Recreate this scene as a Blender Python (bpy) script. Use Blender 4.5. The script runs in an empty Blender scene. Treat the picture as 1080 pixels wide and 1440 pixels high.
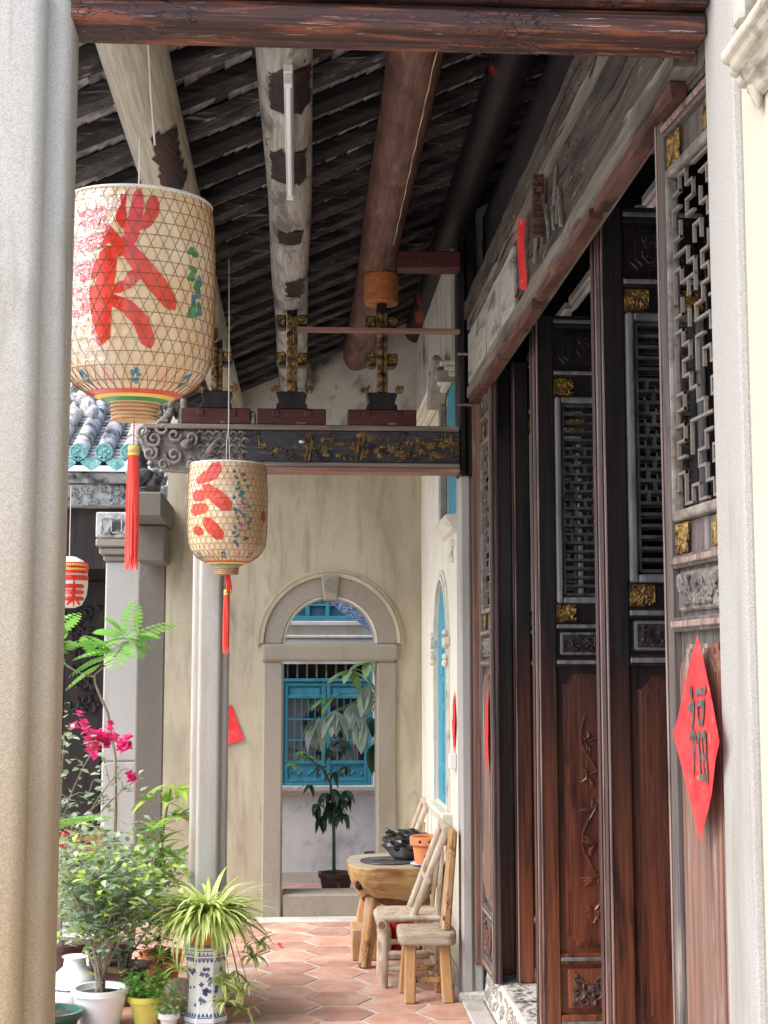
import bpy, bmesh, math, random
from mathutils import Vector, Matrix, noise
R = math.radians
random.seed(7)
SC = bpy.context.scene
COL = SC.collection
# ------------------------------------------------------------------ camera
cam_data = bpy.data.cameras.new('camera'); cam = bpy.data.objects.new('camera', cam_data); COL.objects.link(cam)
cam.location = (0, 0, 1.9)
cam.rotation_euler = (R(90 + 6.277), 0, R(-3.413))
cam_data.sensor_fit = 'VERTICAL'; cam_data.sensor_height = 24.0; cam_data.sensor_width = 18.0
cam_data.lens = 24.0 * 2000 / 1440
cam_data.clip_start = 0.05; cam_data.clip_end = 400
SC.camera = cam
SC.render.resolution_x = 768; SC.render.resolution_y = 1024
# ------------------------------------------------------------------ world, sun, exposure
SUN_EL, SUN_AZ = 52, 252          # azimuth the light comes from, clockwise from +Y
world = bpy.data.worlds.new('World'); SC.world = world; world.use_nodes = True
wn = world.node_tree; wn.nodes.clear()
sky = wn.nodes.new('ShaderNodeTexSky'); sky.sky_type = 'NISHITA'; sky.sun_disc = False
sky.sun_elevation = R(SUN_EL); sky.sun_rotation = R(SUN_AZ); sky.dust_density = 3.0; sky.air_density = 1.0; sky.ozone_density = 0.6
bg = wn.nodes.new('ShaderNodeBackground'); bg.inputs['Strength'].default_value = 0.15
wo = wn.nodes.new('ShaderNodeOutputWorld')
wn.links.new(sky.outputs[0], bg.inputs[0]); wn.links.new(bg.outputs[0], wo.inputs[0])
sd = bpy.data.lights.new('sun', 'SUN'); sd.energy = 1.25; sd.angle = R(50); sd.color = (1, .975, .94)
sun = bpy.data.objects.new('sun', sd); COL.objects.link(sun)
dv = Vector((math.sin(R(SUN_AZ)) * math.cos(R(SUN_EL)), math.cos(R(SUN_AZ)) * math.cos(R(SUN_EL)), math.sin(R(SUN_EL))))
sun.rotation_euler = dv.to_track_quat('Z', 'Y').to_euler(); sun.location = (-4, -4, 9)
SC.view_settings.view_transform = 'Standard'; SC.view_settings.look = 'None'
SC.view_settings.exposure = 1.6; SC.view_settings.gamma = 1
SC.render.engine = 'CYCLES'
SC.cycles.max_bounces = 10; SC.cycles.diffuse_bounces = 6

# ------------------------------------------------------------------ materials
def M(name, c1, c2, sc=(6, 6, 6), lo=.35, hi=.65, det=6, dist=0, rough=.7, bump=.15, bsc=1.0, c3=None, s3=(2, 2, 2), l3=.55, h3=.62,
      c4=None, s4=(2, 2, 2), l4=.6, h4=.66, spec=.3, coat=0, metal=0, rnd=0, trl=0, zmix=None, off=True, crough=.15, crack=None):
    m = bpy.data.materials.new(name); m.use_nodes = True
    nt = m.node_tree; N = nt.nodes; L = nt.links
    b = N['Principled BSDF']
    tc = N.new('ShaderNodeTexCoord'); oi = N.new('ShaderNodeObjectInfo')
    co = tc.outputs['Object']
    if off:
        mu = N.new('ShaderNodeMath'); mu.operation = 'MULTIPLY'; mu.inputs[1].default_value = 23.0; L.new(oi.outputs['Random'], mu.inputs[0])
        ad = N.new('ShaderNodeVectorMath'); ad.operation = 'ADD'; L.new(co, ad.inputs[0]); L.new(mu.outputs[0], ad.inputs[1]); co = ad.outputs[0]
    def nz(s, d=6, ds=0, r=.6):
        mp = N.new('ShaderNodeMapping'); mp.inputs['Scale'].default_value = s; L.new(co, mp.inputs[0])
        n = N.new('ShaderNodeTexNoise'); n.inputs['Scale'].default_value = 1; n.inputs['Detail'].default_value = d
        n.inputs['Distortion'].default_value = ds; n.inputs['Roughness'].default_value = r; L.new(mp.outputs[0], n.inputs['Vector'])
        return n.outputs['Fac']
    def rng(v, a, z):
        r = N.new('ShaderNodeMapRange'); r.inputs['From Min'].default_value = a; r.inputs['From Max'].default_value = z; L.new(v, r.inputs['Value']); return r.outputs[0]
    def mix(f, a, c):
        x = N.new('ShaderNodeMix'); x.data_type = 'RGBA'; L.new(f, x.inputs[0])
        for k, v in ((6, a), (7, c)):
            if isinstance(v, tuple): x.inputs[k].default_value = (*v, 1)
            else: L.new(v, x.inputs[k])
        return x.outputs[2]
    n1 = nz(sc, det, dist)
    col = mix(rng(n1, lo, hi), c1, c2)
    if zmix:      # colouring that changes along the height of the piece: (z0, z1, dark colour, light colour)
        z0, z1, a, c = zmix
        sp = N.new('ShaderNodeSeparateXYZ'); L.new(tc.outputs['Object'], sp.inputs[0])
        nn = nz((7, 7, 1.2), 5); ma = N.new('ShaderNodeMath'); ma.operation = 'MULTIPLY_ADD'; L.new(nn, ma.inputs[0]); ma.inputs[1].default_value = 1.3; L.new(sp.outputs[2], ma.inputs[2])
        col = mix(rng(ma.outputs[0], z0 + .65, z1 + .65), mix(rng(n1, lo, hi), a, c), col)
    if c3: col = mix(rng(nz(s3, 7, .4), l3, h3), col, c3)
    if c4: col = mix(rng(nz(s4, 8, .6, .7), l4, h4), col, c4)
    if crack:     # thin wandering cracks: (scale, colour, width)
        cs_, cc, cw_ = crack
        nn = N.new('ShaderNodeTexNoise'); nn.inputs['Scale'].default_value = 4; nn.inputs['Detail'].default_value = 5; L.new(co, nn.inputs['Vector'])
        va = N.new('ShaderNodeVectorMath'); va.operation = 'MULTIPLY_ADD'; L.new(nn.outputs['Color'], va.inputs[0]); va.inputs[1].default_value = (.35, .35, .35); L.new(co, va.inputs[2])
        mp2 = N.new('ShaderNodeMapping'); mp2.inputs['Scale'].default_value = cs_; L.new(va.outputs[0], mp2.inputs[0])
        vo = N.new('ShaderNodeTexVoronoi'); vo.feature = 'DISTANCE_TO_EDGE'; vo.inputs['Scale'].default_value = 1; L.new(mp2.outputs[0], vo.inputs['Vector'])
        k1 = rng(vo.outputs['Distance'], cw_, cw_ * .3); k2 = rng(nz((1.7, 1.7, 1.7), 3), .5, .58)
        mm = N.new('ShaderNodeMath'); mm.operation = 'MULTIPLY'; L.new(k1, mm.inputs[0]); L.new(k2, mm.inputs[1]); col = mix(mm.outputs[0], col, cc)
    if rnd:
        hs = N.new('ShaderNodeHueSaturation'); mr = N.new('ShaderNodeMapRange'); mr.inputs['To Min'].default_value = 1 - rnd; mr.inputs['To Max'].default_value = 1 + rnd
        L.new(oi.outputs['Random'], mr.inputs[0]); L.new(mr.outputs[0], hs.inputs['Value']); L.new(col, hs.inputs['Color']); col = hs.outputs[0]
    L.new(col, b.inputs['Base Color'])
    b.inputs['Roughness'].default_value = rough; b.inputs['Specular IOR Level'].default_value = spec
    b.inputs['Coat Weight'].default_value = coat; b.inputs['Coat Roughness'].default_value = crough; b.inputs['Metallic'].default_value = metal
    if bump:
        bp = N.new('ShaderNodeBump'); bp.inputs['Strength'].default_value = bump; bp.inputs['Distance'].default_value = .01 * bsc
        L.new(n1, bp.inputs['Height']); L.new(bp.outputs[0], b.inputs['Normal'])
    if trl:
        t = N.new('ShaderNodeBsdfTranslucent'); ms = N.new('ShaderNodeMixShader'); ms.inputs[0].default_value = trl
        L.new(col, t.inputs[0]); L.new(b.outputs[0], ms.inputs[1]); L.new(t.outputs[0], ms.inputs[2]); L.new(ms.outputs[0], N['Material Output'].inputs[0])
    return m
MT = {}
def reg(k, *a, **kw): MT[k] = M(k, *a, **kw)
reg('granite', (.34, .325, .305), (.48, .465, .44), (230, 230, 230), .36, .64, 4, rough=.85, bump=.25, bsc=.25, c3=(.30, .25, .18), s3=(5, 5, .9), l3=.48, h3=.74, c4=(.17, .165, .16), s4=(190, 190, 190), l4=.63, h4=.70)
reg('granite_near', (.35, .335, .315), (.50, .485, .46), (280, 280, 280), .36, .64, 4, rough=.85, bump=.25, bsc=.2, zmix=(1.2, 2.9, (.27, .20, .125), (.41, .32, .21)), c3=(.24, .20, .15), s3=(9, 9, 1.1), l3=.5, h3=.72, c4=(.16, .15, .14), s4=(230, 230, 230), l4=.62, h4=.70)  # grey granite blending to tan towards the bottom of the shaft
reg('granite_pillar', (.27, .26, .245), (.38, .37, .35), (230, 230, 230), .36, .64, 4, rough=.85, bump=.25, bsc=.25, c3=(.22, .19, .15), s3=(6, 6, .8), l3=.5, h3=.72, c4=(.13, .125, .12), s4=(190, 190, 190), l4=.63, h4=.70)
reg('granite_tan', (.20, .175, .14), (.36, .325, .27), (300, 300, 300), .38, .6, 3, rough=.9, bump=.3, bsc=.25, c3=(.20, .17, .13), s3=(3, 3, 1), l3=.5, h3=.8, c4=(.08, .075, .07), s4=(200, 200, 200), l4=.66, h4=.7)
reg('granite_pale', (.42, .40, .36), (.66, .64, .60), (60, 60, 60), .35, .65, 5, rough=.9, bump=.2, bsc=.3, c3=(.34, .30, .24), s3=(4, 4, 2), l3=.5, h3=.8)
reg('granite_dark', (.10, .09, .078), (.20, .18, .16), (300, 300, 300), .38, .6, 3, rough=.9, bump=.25, bsc=.25, c3=(.14, .12, .09), s3=(3, 3, .8), l3=.45, h3=.8)
reg('plaster_tan', (.40, .35, .255), (.51, .455, .345), (3, 3, 1.2), .3, .7, 8, rough=.92, bump=.2, bsc=.8, c3=(.31, .265, .19), s3=(2.6, 2.6, .6), l3=.5, h3=.75, c4=(.28, .25, .19), s4=(9, 9, 1.6), l4=.52, h4=.72)
reg('plaster_cream', (.64, .60, .50), (.74, .71, .62), (3, 3, 1.4), .3, .7, 8, rough=.9, bump=.12, bsc=.8, c3=(.50, .45, .35), s3=(4, 4, .9), l3=.52, h3=.78, c4=(.44, .40, .31), s4=(12, 12, 2.5), l4=.6, h4=.72)
reg('plaster_near', (.40, .375, .30), (.46, .435, .36), (3, 3, 1.4), .3, .7, 8, rough=.9, bump=.12, bsc=.8, c3=(.35, .32, .245), s3=(3, 3, .8), l3=.56, h3=.85, c4=(.36, .33, .26), s4=(14, 14, 3), l4=.66, h4=.74)
reg('stucco_grimy', (.34, .31, .25), (.52, .48, .40), (12, 12, 12), .3, .7, 7, rough=.85, bump=.35, bsc=.6, c3=(.13, .11, .09), s3=(9, 5, 9), l3=.5, h3=.66, c4=(.40, .28, .15), s4=(12, 6, 12), l4=.6, h4=.7)
reg('plaster_dirty', (.42, .40, .36), (.58, .55, .49), (4, 4, 3), .3, .7, 8, rough=.92, bump=.3, bsc=1, c3=(.10, .10, .10), s3=(3, 3, 1.6), l3=.55, h3=.68, c4=(.24, .22, .19), s4=(9, 9, 5), l4=.56, h4=.68)
reg('plaster_grey', (.56, .56, .57), (.72, .72, .72), (3, 3, 2), .3, .7, 8, rough=.9, bump=.2, bsc=.8, c3=(.30, .30, .30), s3=(2.5, 2.5, 2.5), l3=.55, h3=.75, c4=(.40, .40, .40), s4=(9, 9, 9), l4=.58, h4=.72)
reg('stucco_white', (.55, .52, .44), (.70, .67, .58), (8, 8, 8), .3, .7, 6, rough=.85, bump=.2, bsc=.5, c3=(.25, .22, .17), s3=(6, 6, 6), l3=.56, h3=.75)
reg('stucco_grey', (.24, .22, .19), (.46, .43, .38), (9, 9, 9), .3, .7, 6, rough=.85, bump=.3, bsc=.6, c3=(.10, .09, .08), s3=(5, 5, 5), l3=.5, h3=.7)
reg('terracotta', (.34, .18, .13), (.47, .275, .205), (7, 7, 7), .3, .7, 7, rough=.62, bump=.12, bsc=.6, c3=(.56, .42, .35), s3=(4, 4, 4), l3=.46, h3=.8, c4=(.26, .16, .13), s4=(9, 9, 9), l4=.58, h4=.74, rnd=.2)
reg('mortar', (.36, .32, .28), (.52, .48, .43), (20, 20, 20), rough=.95, bump=.3)
reg('paving', (.34, .33, .31), (.46, .44, .41), (6, 6, 6), rough=.9, bump=.2)
reg('beam_red', (.024, .012, .012), (.095, .045, .040), (2.2, 60, 110), .3, .7, 8, .8, rough=.55, bump=.35, bsc=.8, c3=(.22, .070, .040), s3=(3, 26, 50), l3=.53, h3=.62, c4=(.40, .31, .25), s4=(7, 50, 160), l4=.61, h4=.65, crack=((3, 40, 60), (.008, .006, .006), .06))
reg('lintel_grey', (.042, .033, .026), (.155, .128, .102), (40, 1.6, 60), .3, .7, 8, .9, rough=.85, bump=.6, bsc=1.2, c3=(.035, .03, .028), s3=(9, 1.3, 9), l3=.5, h3=.66, c4=(.40, .36, .30), s4=(34, 5, 34), l4=.60, h4=.68, crack=((20, 1.6, 20), (.012, .01, .009), .05))
reg('lintel_pale', (.13, .11, .09), (.30, .265, .225), (30, 2, 30), .3, .7, 8, .5, rough=.85, bump=.4, bsc=1, c3=(.09, .08, .07), s3=(9, 1.6, 9), l3=.53, h3=.66)
reg('lintel_white', (.38, .36, .32), (.56, .535, .49), (30, 3, 30), .3, .7, 8, .5, rough=.85, bump=.4, bsc=1, c3=(.17, .155, .135), s3=(9, 3, 9), l3=.55, h3=.66, c4=(.06, .055, .05), s4=(30, 6, 30), l4=.64, h4=.69)
reg('burl', (.09, .035, .018), (.24, .10, .045), (12, 12, 12), .3, .7, 7, .9, rough=.55, bump=.4)
reg('board_red', (.06, .024, .017), (.19, .095, .07), (12, 1.6, 12), .3, .7, 8, .8, rough=.7, bump=.5, c3=(.04, .02, .015), s3=(8, 2.5, 8), l3=.55, h3=.64, c4=(.34, .12, .05), s4=(7, 3, 7), l4=.6, h4=.7)
reg('log_pale', (.25, .225, .175), (.46, .42, .335), (80, 3.0, 80), .3, .7, 8, .5, rough=.85, bump=.35, bsc=.8, c3=(.18, .15, .11), s3=(12, 1.2, 12), l3=.5, h3=.72, c4=(.05, .045, .04), s4=(22, 3.5, 22), l4=.65, h4=.71)
reg('log_grey', (.22, .205, .185), (.50, .475, .43), (60, 4, 60), .3, .7, 8, .5, rough=.85, bump=.4, bsc=.8, c3=(.13, .12, .105), s3=(8, 3.2, 8), l3=.5, h3=.64, c4=(.025, .025, .025), s4=(16, 5.5, 16), l4=.6, h4=.66)
reg('log_red', (.075, .036, .027), (.19, .098, .073), (40, 2.4, 40), .3, .7, 7, 1.2, rough=.5, bump=.2, c3=(.04, .02, .018), s3=(9, 3, 9), l3=.48, h3=.66, c4=(.30, .17, .13), s4=(12, 2.4, 12), l4=.56, h4=.72)
reg('log_dark', (.006, .005, .007), (.014, .011, .012), (8, 1.4, 8), rough=.5, bump=.2, c3=(.20, .03, .012), s3=(3, 1.6, 3), l3=.58, h3=.63, c4=(.45, .13, .03), s4=(7, 3, 7), l4=.67, h4=.7)
reg('peel', (.004, .003, .004), (.035, .009, .007), (9, 4, 9), rough=.5, bump=.3)
reg('rafter', (.014, .014, .018), (.080, .070, .068), (1.6, 60, 60), .3, .7, 8, .6, rough=.85, bump=.4, c3=(.006, .006, .009), s3=(1.6, 9, 9), l3=.46, h3=.60, c4=(.30, .26, .23), s4=(2, 34, 34), l4=.58, h4=.70, rnd=.6)
reg('roof_tile', (.13, .128, .138), (.40, .385, .38), (14, 14, 14), rough=.9, bump=.2, c3=(.05, .05, .055), s3=(5, 5, 5), l3=.48, h3=.64, rnd=.35)
reg('roof_deck', (.03, .03, .035), (.06, .055, .055), (5, 5, 5), rough=.95)
reg('door_dark', (.009, .008, .010), (.032, .025, .025), (60, 60, 1.8), .3, .7, 7, .5, rough=.34, bump=.22, bsc=.5, spec=.5, zmix=(.3, 1.9, (.085, .020, .012), (.31, .098, .042)), c3=(.02, .011, .011), s3=(16, 16, 1.3), l3=.54, h3=.68, c4=(.15, .10, .085), s4=(34, 34, 5), l4=.69, h4=.73)
reg('door_field', (.030, .018, .016), (.085, .050, .042), (70, 70, 2.0), .3, .7, 7, .5, rough=.36, bump=.3, bsc=.5, spec=.5, zmix=(.6, 1.9, (.085, .020, .013), (.28, .080, .038)), c3=(.035, .014, .011), s3=(14, 14, 1.5), l3=.50, h3=.66, c4=(.30, .10, .08), s4=(13, 13, 3), l4=.64, h4=.69)
reg('door_side', (.030, .018, .017), (.12, .065, .055), (60, 60, 2), rough=.5, bump=.3, c4=(.24, .16, .13), s4=(40, 40, 3), l4=.62, h4=.7)
reg('door_stile_worn', (.055, .045, .042), (.17, .14, .125), (60, 60, 1.6), .3, .7, 8, .6, rough=.6, bump=.4, c3=(.30, .25, .21), s3=(22, 22, 1.2), l3=.56, h3=.7, c4=(.03, .02, .018), s4=(20, 20, 1.6), l4=.6, h4=.7)
reg('door_edge', (.16, .10, .085), (.40, .30, .26), (70, 70, 2.0), .3, .7, 7, .5, rough=.6, bump=.3, c3=(.07, .035, .028), s3=(20, 20, 1.2), l3=.5, h3=.66)
reg('door_frame_grey', (.12, .115, .115), (.27, .27, .275), (30, 30, 2), .3, .7, 7, .4, rough=.45, bump=.2, c3=(.06, .055, .055), s3=(9, 9, 2), l3=.55, h3=.7)
reg('door_weathered', (.10, .048, .034), (.28, .165, .125), (80, 80, 1.6), .3, .7, 8, .6, rough=.7, bump=.4, c3=(.30, .27, .245), s3=(16, 16, 1.3), l3=.57, h3=.68, c4=(.34, .12, .09), s4=(15, 15, 1.4), l4=.55, h4=.66)
reg('lattice_grey', (.12, .095, .078), (.29, .255, .22), (24, 24, 24), rough=.7, bump=.3, c3=(.13, .085, .06), s3=(9, 9, 9), l3=.56, h3=.7)
reg('lattice_dark', (.03, .03, .03), (.10, .10, .10), (24, 24, 8), rough=.5, bump=.3)
reg('carve_brown', (.06, .03, .022), (.16, .085, .06), (30, 30, 30), rough=.55, bump=.3)
reg('carve_grey', (.13, .115, .105), (.28, .255, .235), (30, 30, 30), rough=.8, bump=.3, c3=(.10, .085, .08), s3=(6, 6, 6), l3=.5, h3=.7)
reg('carve_black', (.02, .015, .017), (.06, .045, .045), (30, 30, 30), rough=.5, bump=.3)
reg('gold', (.07, .038, .012), (.48, .29, .08), (40, 40, 40), .35, .65, 5, rough=.38, bump=.4, spec=.6, metal=.55, c3=(.05, .03, .015), s3=(30, 30, 30), l3=.55, h3=.65)
reg('gold_worn', (.07, .042, .022), (.32, .20, .075), (30, 30, 30), .35, .65, 5, rough=.5, bump=.4, metal=.25, c3=(.03, .02, .02), s3=(18, 18, 18), l3=.52, h3=.62)
reg('black_wood', (.010, .009, .010), (.028, .023, .024), (20, 20, 4), rough=.42, bump=.2)
reg('red_block', (.045, .014, .014), (.11, .035, .032), (3, 20, 20), .3, .7, 7, .6, rough=.5, bump=.25, c4=(.25, .18, .15), s4=(9, 30, 30), l4=.69, h4=.73)
reg('new_wood', (.34, .10, .03), (.50, .19, .07), (30, 2, 30), .3, .7, 7, .5, rough=.6, bump=.25, c4=(.62, .55, .48), s4=(16, 6, 16), l4=.64, h4=.68)
reg('painted_board', (.022, .020, .022), (.070, .070, .082), (14, 14, 60), .3, .7, 7, .3, rough=.5, bump=.3, bsc=.5, c3=(.015, .015, .017), s3=(9, 9, 12), l3=.52, h3=.6, c4=(.24, .27, .33), s4=(7, 7, 40), l4=.60, h4=.72)
reg('wood_grey', (.15, .125, .105), (.33, .285, .245), (1.6, 24, 24), .3, .7, 8, .6, rough=.8, bump=.35, c3=(.08, .05, .04), s3=(2, 8, 8), l3=.55, h3=.7)
reg('tie_wood', (.20, .085, .06), (.40, .24, .19), (2, 30, 30), .3, .7, 7, .5, rough=.7, bump=.3)
reg('white_plastic', (.70, .70, .68), (.80, .80, .78), (3, 3, 3), rough=.35, bump=0)
reg('tube_glass', (.82, .84, .84), (.9, .9, .9), (3, 3, 3), rough=.12, bump=0, spec=.6)
reg('lantern_paper', (.74, .53, .32), (.86, .67, .43), (26, 26, 18), .3, .7, 5, .6, rough=.4, bump=.55, bsc=1.2, coat=1, trl=.22, c3=(.88, .80, .66), s3=(5, 5, 5), l3=.5, h3=.7, crough=.12)
reg('lantern_cap', (.80, .78, .72), (.88, .86, .82), (9, 9, 9), rough=.5, bump=.15, coat=.5, trl=.2)
reg('lantern_wire', (.16, .075, .022), (.28, .15, .06), (30, 30, 30), rough=.5, bump=0)
reg('rattan', (.46, .25, .12), (.66, .43, .24), (14, 14, 60), rough=.6, bump=.3)
reg('red_paint', (.62, .018, .010), (.80, .07, .035), (16, 16, 16), rough=.28, bump=.3, bsc=.8, coat=.7, trl=.12, c3=(.78, .22, .17), s3=(10, 10, 10), l3=.62, h3=.7)
reg('red_paper', (.66, .020, .028), (.76, .055, .055), (14, 14, 14), rough=.55, bump=.3, bsc=.8, trl=.05, c3=(.80, .20, .13), s3=(30, 30, 30), l3=.60, h3=.68)
reg('red_thread', (.70, .035, .03), (.85, .12, .09), (60, 60, 3), rough=.6, bump=0, rnd=.1)
reg('ink', (.012, .012, .014), (.06, .05, .05), (40, 40, 40), rough=.4, bump=.1)
reg('ink_grey', (.05, .042, .04), (.15, .12, .11), (40, 40, 40), rough=.5, bump=.1)
reg('gold_paint', (.75, .55, .08), (.85, .68, .15), (9, 9, 9), rough=.4, bump=0)
reg('blue_paint', (.04, .16, .26), (.10, .32, .40), (20, 20, 20), rough=.4, bump=0)
reg('green_paint', (.04, .22, .09), (.12, .36, .16), (20, 20, 20), rough=.4, bump=0)
reg('pink_paint', (.70, .30, .25), (.82, .48, .40), (20, 20, 20), rough=.4, bump=0)
reg('string', (.55, .52, .46), (.70, .66, .60), (9, 9, 9), rough=.7, bump=0)
reg('teal', (.035, .23, .34), (.075, .33, .43), (14, 14, 3), .3, .7, 7, rough=.5, bump=.15, c3=(.03, .15, .22), s3=(9, 9, 3), l3=.58, h3=.75)
reg('teal_dark', (.02, .10, .15), (.04, .15, .20), (14, 14, 3), rough=.5, bump=.15)
reg('glass_dark', (.012, .013, .015), (.03, .03, .032), (3, 3, 3), rough=.06, bump=.02, spec=.6)
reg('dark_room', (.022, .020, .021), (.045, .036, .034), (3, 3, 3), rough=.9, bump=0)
reg('blue_cloth', (.03, .05, .10), (.22, .28, .40), (60, 60, 60), .42, .6, 4, rough=.85, bump=.2)
reg('log_end', (.40, .30, .19), (.55, .42, .27), (20, 20, 20), rough=.8, bump=.2)
reg('table_wood', (.34, .20, .075), (.52, .345, .15), (9, 50, 50), .3, .7, 8, .8, rough=.5, bump=.25, c3=(.24, .10, .035), s3=(4, 9, 9), l3=.5, h3=.66, c4=(.10, .05, .025), s4=(6, 22, 30), l4=.6, h4=.68, crack=((2.5, 9, 9), (.06, .03, .015), .03))
reg('table_top', (.28, .24, .19), (.44, .38, .30), (3, 14, 14), .3, .7, 8, .6, rough=.5, bump=.2)
reg('chair_wood', (.34, .17, .065), (.50, .29, .13), (18, 18, 2.2), .3, .7, 8, .6, rough=.6, bump=.25, c3=(.40, .33, .26), s3=(9, 9, 2.5), l3=.5, h3=.64, c4=(.09, .045, .025), s4=(40, 40, 5), l4=.6, h4=.67, crack=((22, 22, 3), (.05, .025, .015), .05))
reg('seat_wood', (.30, .245, .185), (.46, .39, .30), (2.5, 20, 20), .3, .7, 8, .8, rough=.7, bump=.35, c3=(.17, .115, .07), s3=(5, 22, 22), l3=.5, h3=.64, c4=(.06, .04, .03), s4=(9, 50, 50), l4=.62, h4=.67, crack=((4, 22, 22), (.04, .025, .018), .05))
reg('bamboo', (.38, .31, .23), (.56, .48, .38), (24, 24, 6), .3, .7, 6, rough=.45, bump=.15, c3=(.34, .20, .10), s3=(14, 14, 6), l3=.52, h3=.68, c4=(.16, .10, .06), s4=(30, 30, 9), l4=.66, h4=.71)
reg('bamboo_end', (.16, .09, .05), (.26, .16, .09), (30, 30, 30), rough=.8)
reg('bag', (.008, .008, .009), (.016, .016, .018), (9, 9, 9), rough=.18, bump=.5, bsc=1.5, spec=.6)
reg('steel_dark', (.12, .12, .13), (.20, .20, .21), (9, 9, 9), rough=.35, bump=.1, metal=.7)
reg('clay_orange', (.58, .19, .075), (.70, .28, .13), (14, 14, 14), rough=.75, bump=.2)
reg('ceramic_white', (.72, .74, .73), (.82, .83, .82), (4, 4, 4), rough=.16, bump=.03, spec=.5)
reg('ceramic_yellow', (.55, .50, .08), (.72, .66, .20), (5, 5, 5), rough=.2, bump=.05, c3=(.38, .46, .08), s3=(4, 4, 3), l3=.5, h3=.75, c4=(.30, .22, .08), s4=(9, 9, 3), l4=.66, h4=.72)
reg('ceramic_blue', (.045, .06, .15), (.14, .18, .32), (60, 60, 60), rough=.18, bump=.0)
reg('ceramic_green', (.015, .06, .05), (.04, .12, .09), (9, 9, 9), rough=.25, bump=.05)
reg('ceramic_brown', (.07, .035, .03), (.13, .07, .055), (9, 9, 9), rough=.4, bump=.1)
reg('soil', (.04, .028, .02), (.09, .065, .045), (40, 40, 40), rough=.95, bump=.6)
reg('bark', (.20, .165, .125), (.36, .31, .25), (30, 30, 5), rough=.85, bump=.4)
reg('stem_green', (.14, .19, .06), (.24, .28, .10), (9, 9, 9), rough=.6, bump=.1)
def leafm(k, a, b, tr=.3, rough=.42, rnd=.25): reg(k, a, b, (9, 9, 9), .3, .7, 4, rough=rough, bump=.08, trl=tr, rnd=rnd, spec=.45)
leafm('leaf_lime', (.34, .52, .07), (.52, .68, .16), .4)
leafm('leaf_bright', (.19, .46, .08), (.34, .62, .15), .4)
leafm('leaf_mid', (.18, .34, .10), (.32, .48, .18))
leafm('leaf_grey', (.30, .43, .26), (.50, .60, .42))
leafm('leaf_dark', (.018, .055, .025), (.04, .095, .045), .15, .3)
leafm('leaf_gloss', (.26, .34, .27), (.38, .46, .38), .12, .2)
leafm('leaf_cream', (.56, .62, .26), (.70, .74, .40), .35)
def film():
    m = bpy.data.materials.new('plastic_film'); m.use_nodes = True; nt = m.node_tree; N = nt.nodes; L = nt.links; N.remove(N['Principled BSDF'])
    tc = N.new('ShaderNodeTexCoord'); n = N.new('ShaderNodeTexNoise'); n.inputs['Scale'].default_value = 38; n.inputs['Detail'].default_value = 3; n.inputs['Distortion'].default_value = 1.6; L.new(tc.outputs['Object'], n.inputs['Vector'])
    bp = N.new('ShaderNodeBump'); bp.inputs['Strength'].default_value = 1; bp.inputs['Distance'].default_value = .012; L.new(n.outputs['Fac'], bp.inputs['Height'])
    t = N.new('ShaderNodeBsdfTransparent'); gl = N.new('ShaderNodeBsdfGlossy'); gl.inputs['Roughness'].default_value = .12; gl.inputs['Color'].default_value = (.95, .95, .95, 1); L.new(bp.outputs[0], gl.inputs['Normal'])
    ms = N.new('ShaderNodeMixShader'); ms.inputs[0].default_value = .17; L.new(t.outputs[0], ms.inputs[1]); L.new(gl.outputs[0], ms.inputs[2]); L.new(ms.outputs[0], N['Material Output'].inputs[0]); MT['plastic_film'] = m
film()
leafm('bract', (.70, .03, .20), (.88, .12, .34), .4)
reg('jade', (.09, .27, .27), (.22, .44, .42), (22, 22, 22), .35, .6, 5, rough=.3, bump=.6, c3=(.55, .66, .62), s3=(30, 30, 30), l3=.58, h3=.68)
reg('eave_stone', (.27, .265, .255), (.56, .55, .53), (20, 20, 20), .3, .7, 7, rough=.9, bump=.4, c3=(.06, .06, .06), s3=(7, 7, 7), l3=.5, h3=.64)
reg('char_black', (.02, .02, .022), (.09, .09, .09), (14, 14, 14), rough=.9, bump=.6)
reg('far_door', (.018, .014, .014), (.05, .03, .024), (18, 18, 2), rough=.5, bump=.2)
reg('tape', (.12, .085, .05), (.20, .15, .09), (9, 9, 9), rough=.5, bump=.1)

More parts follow.
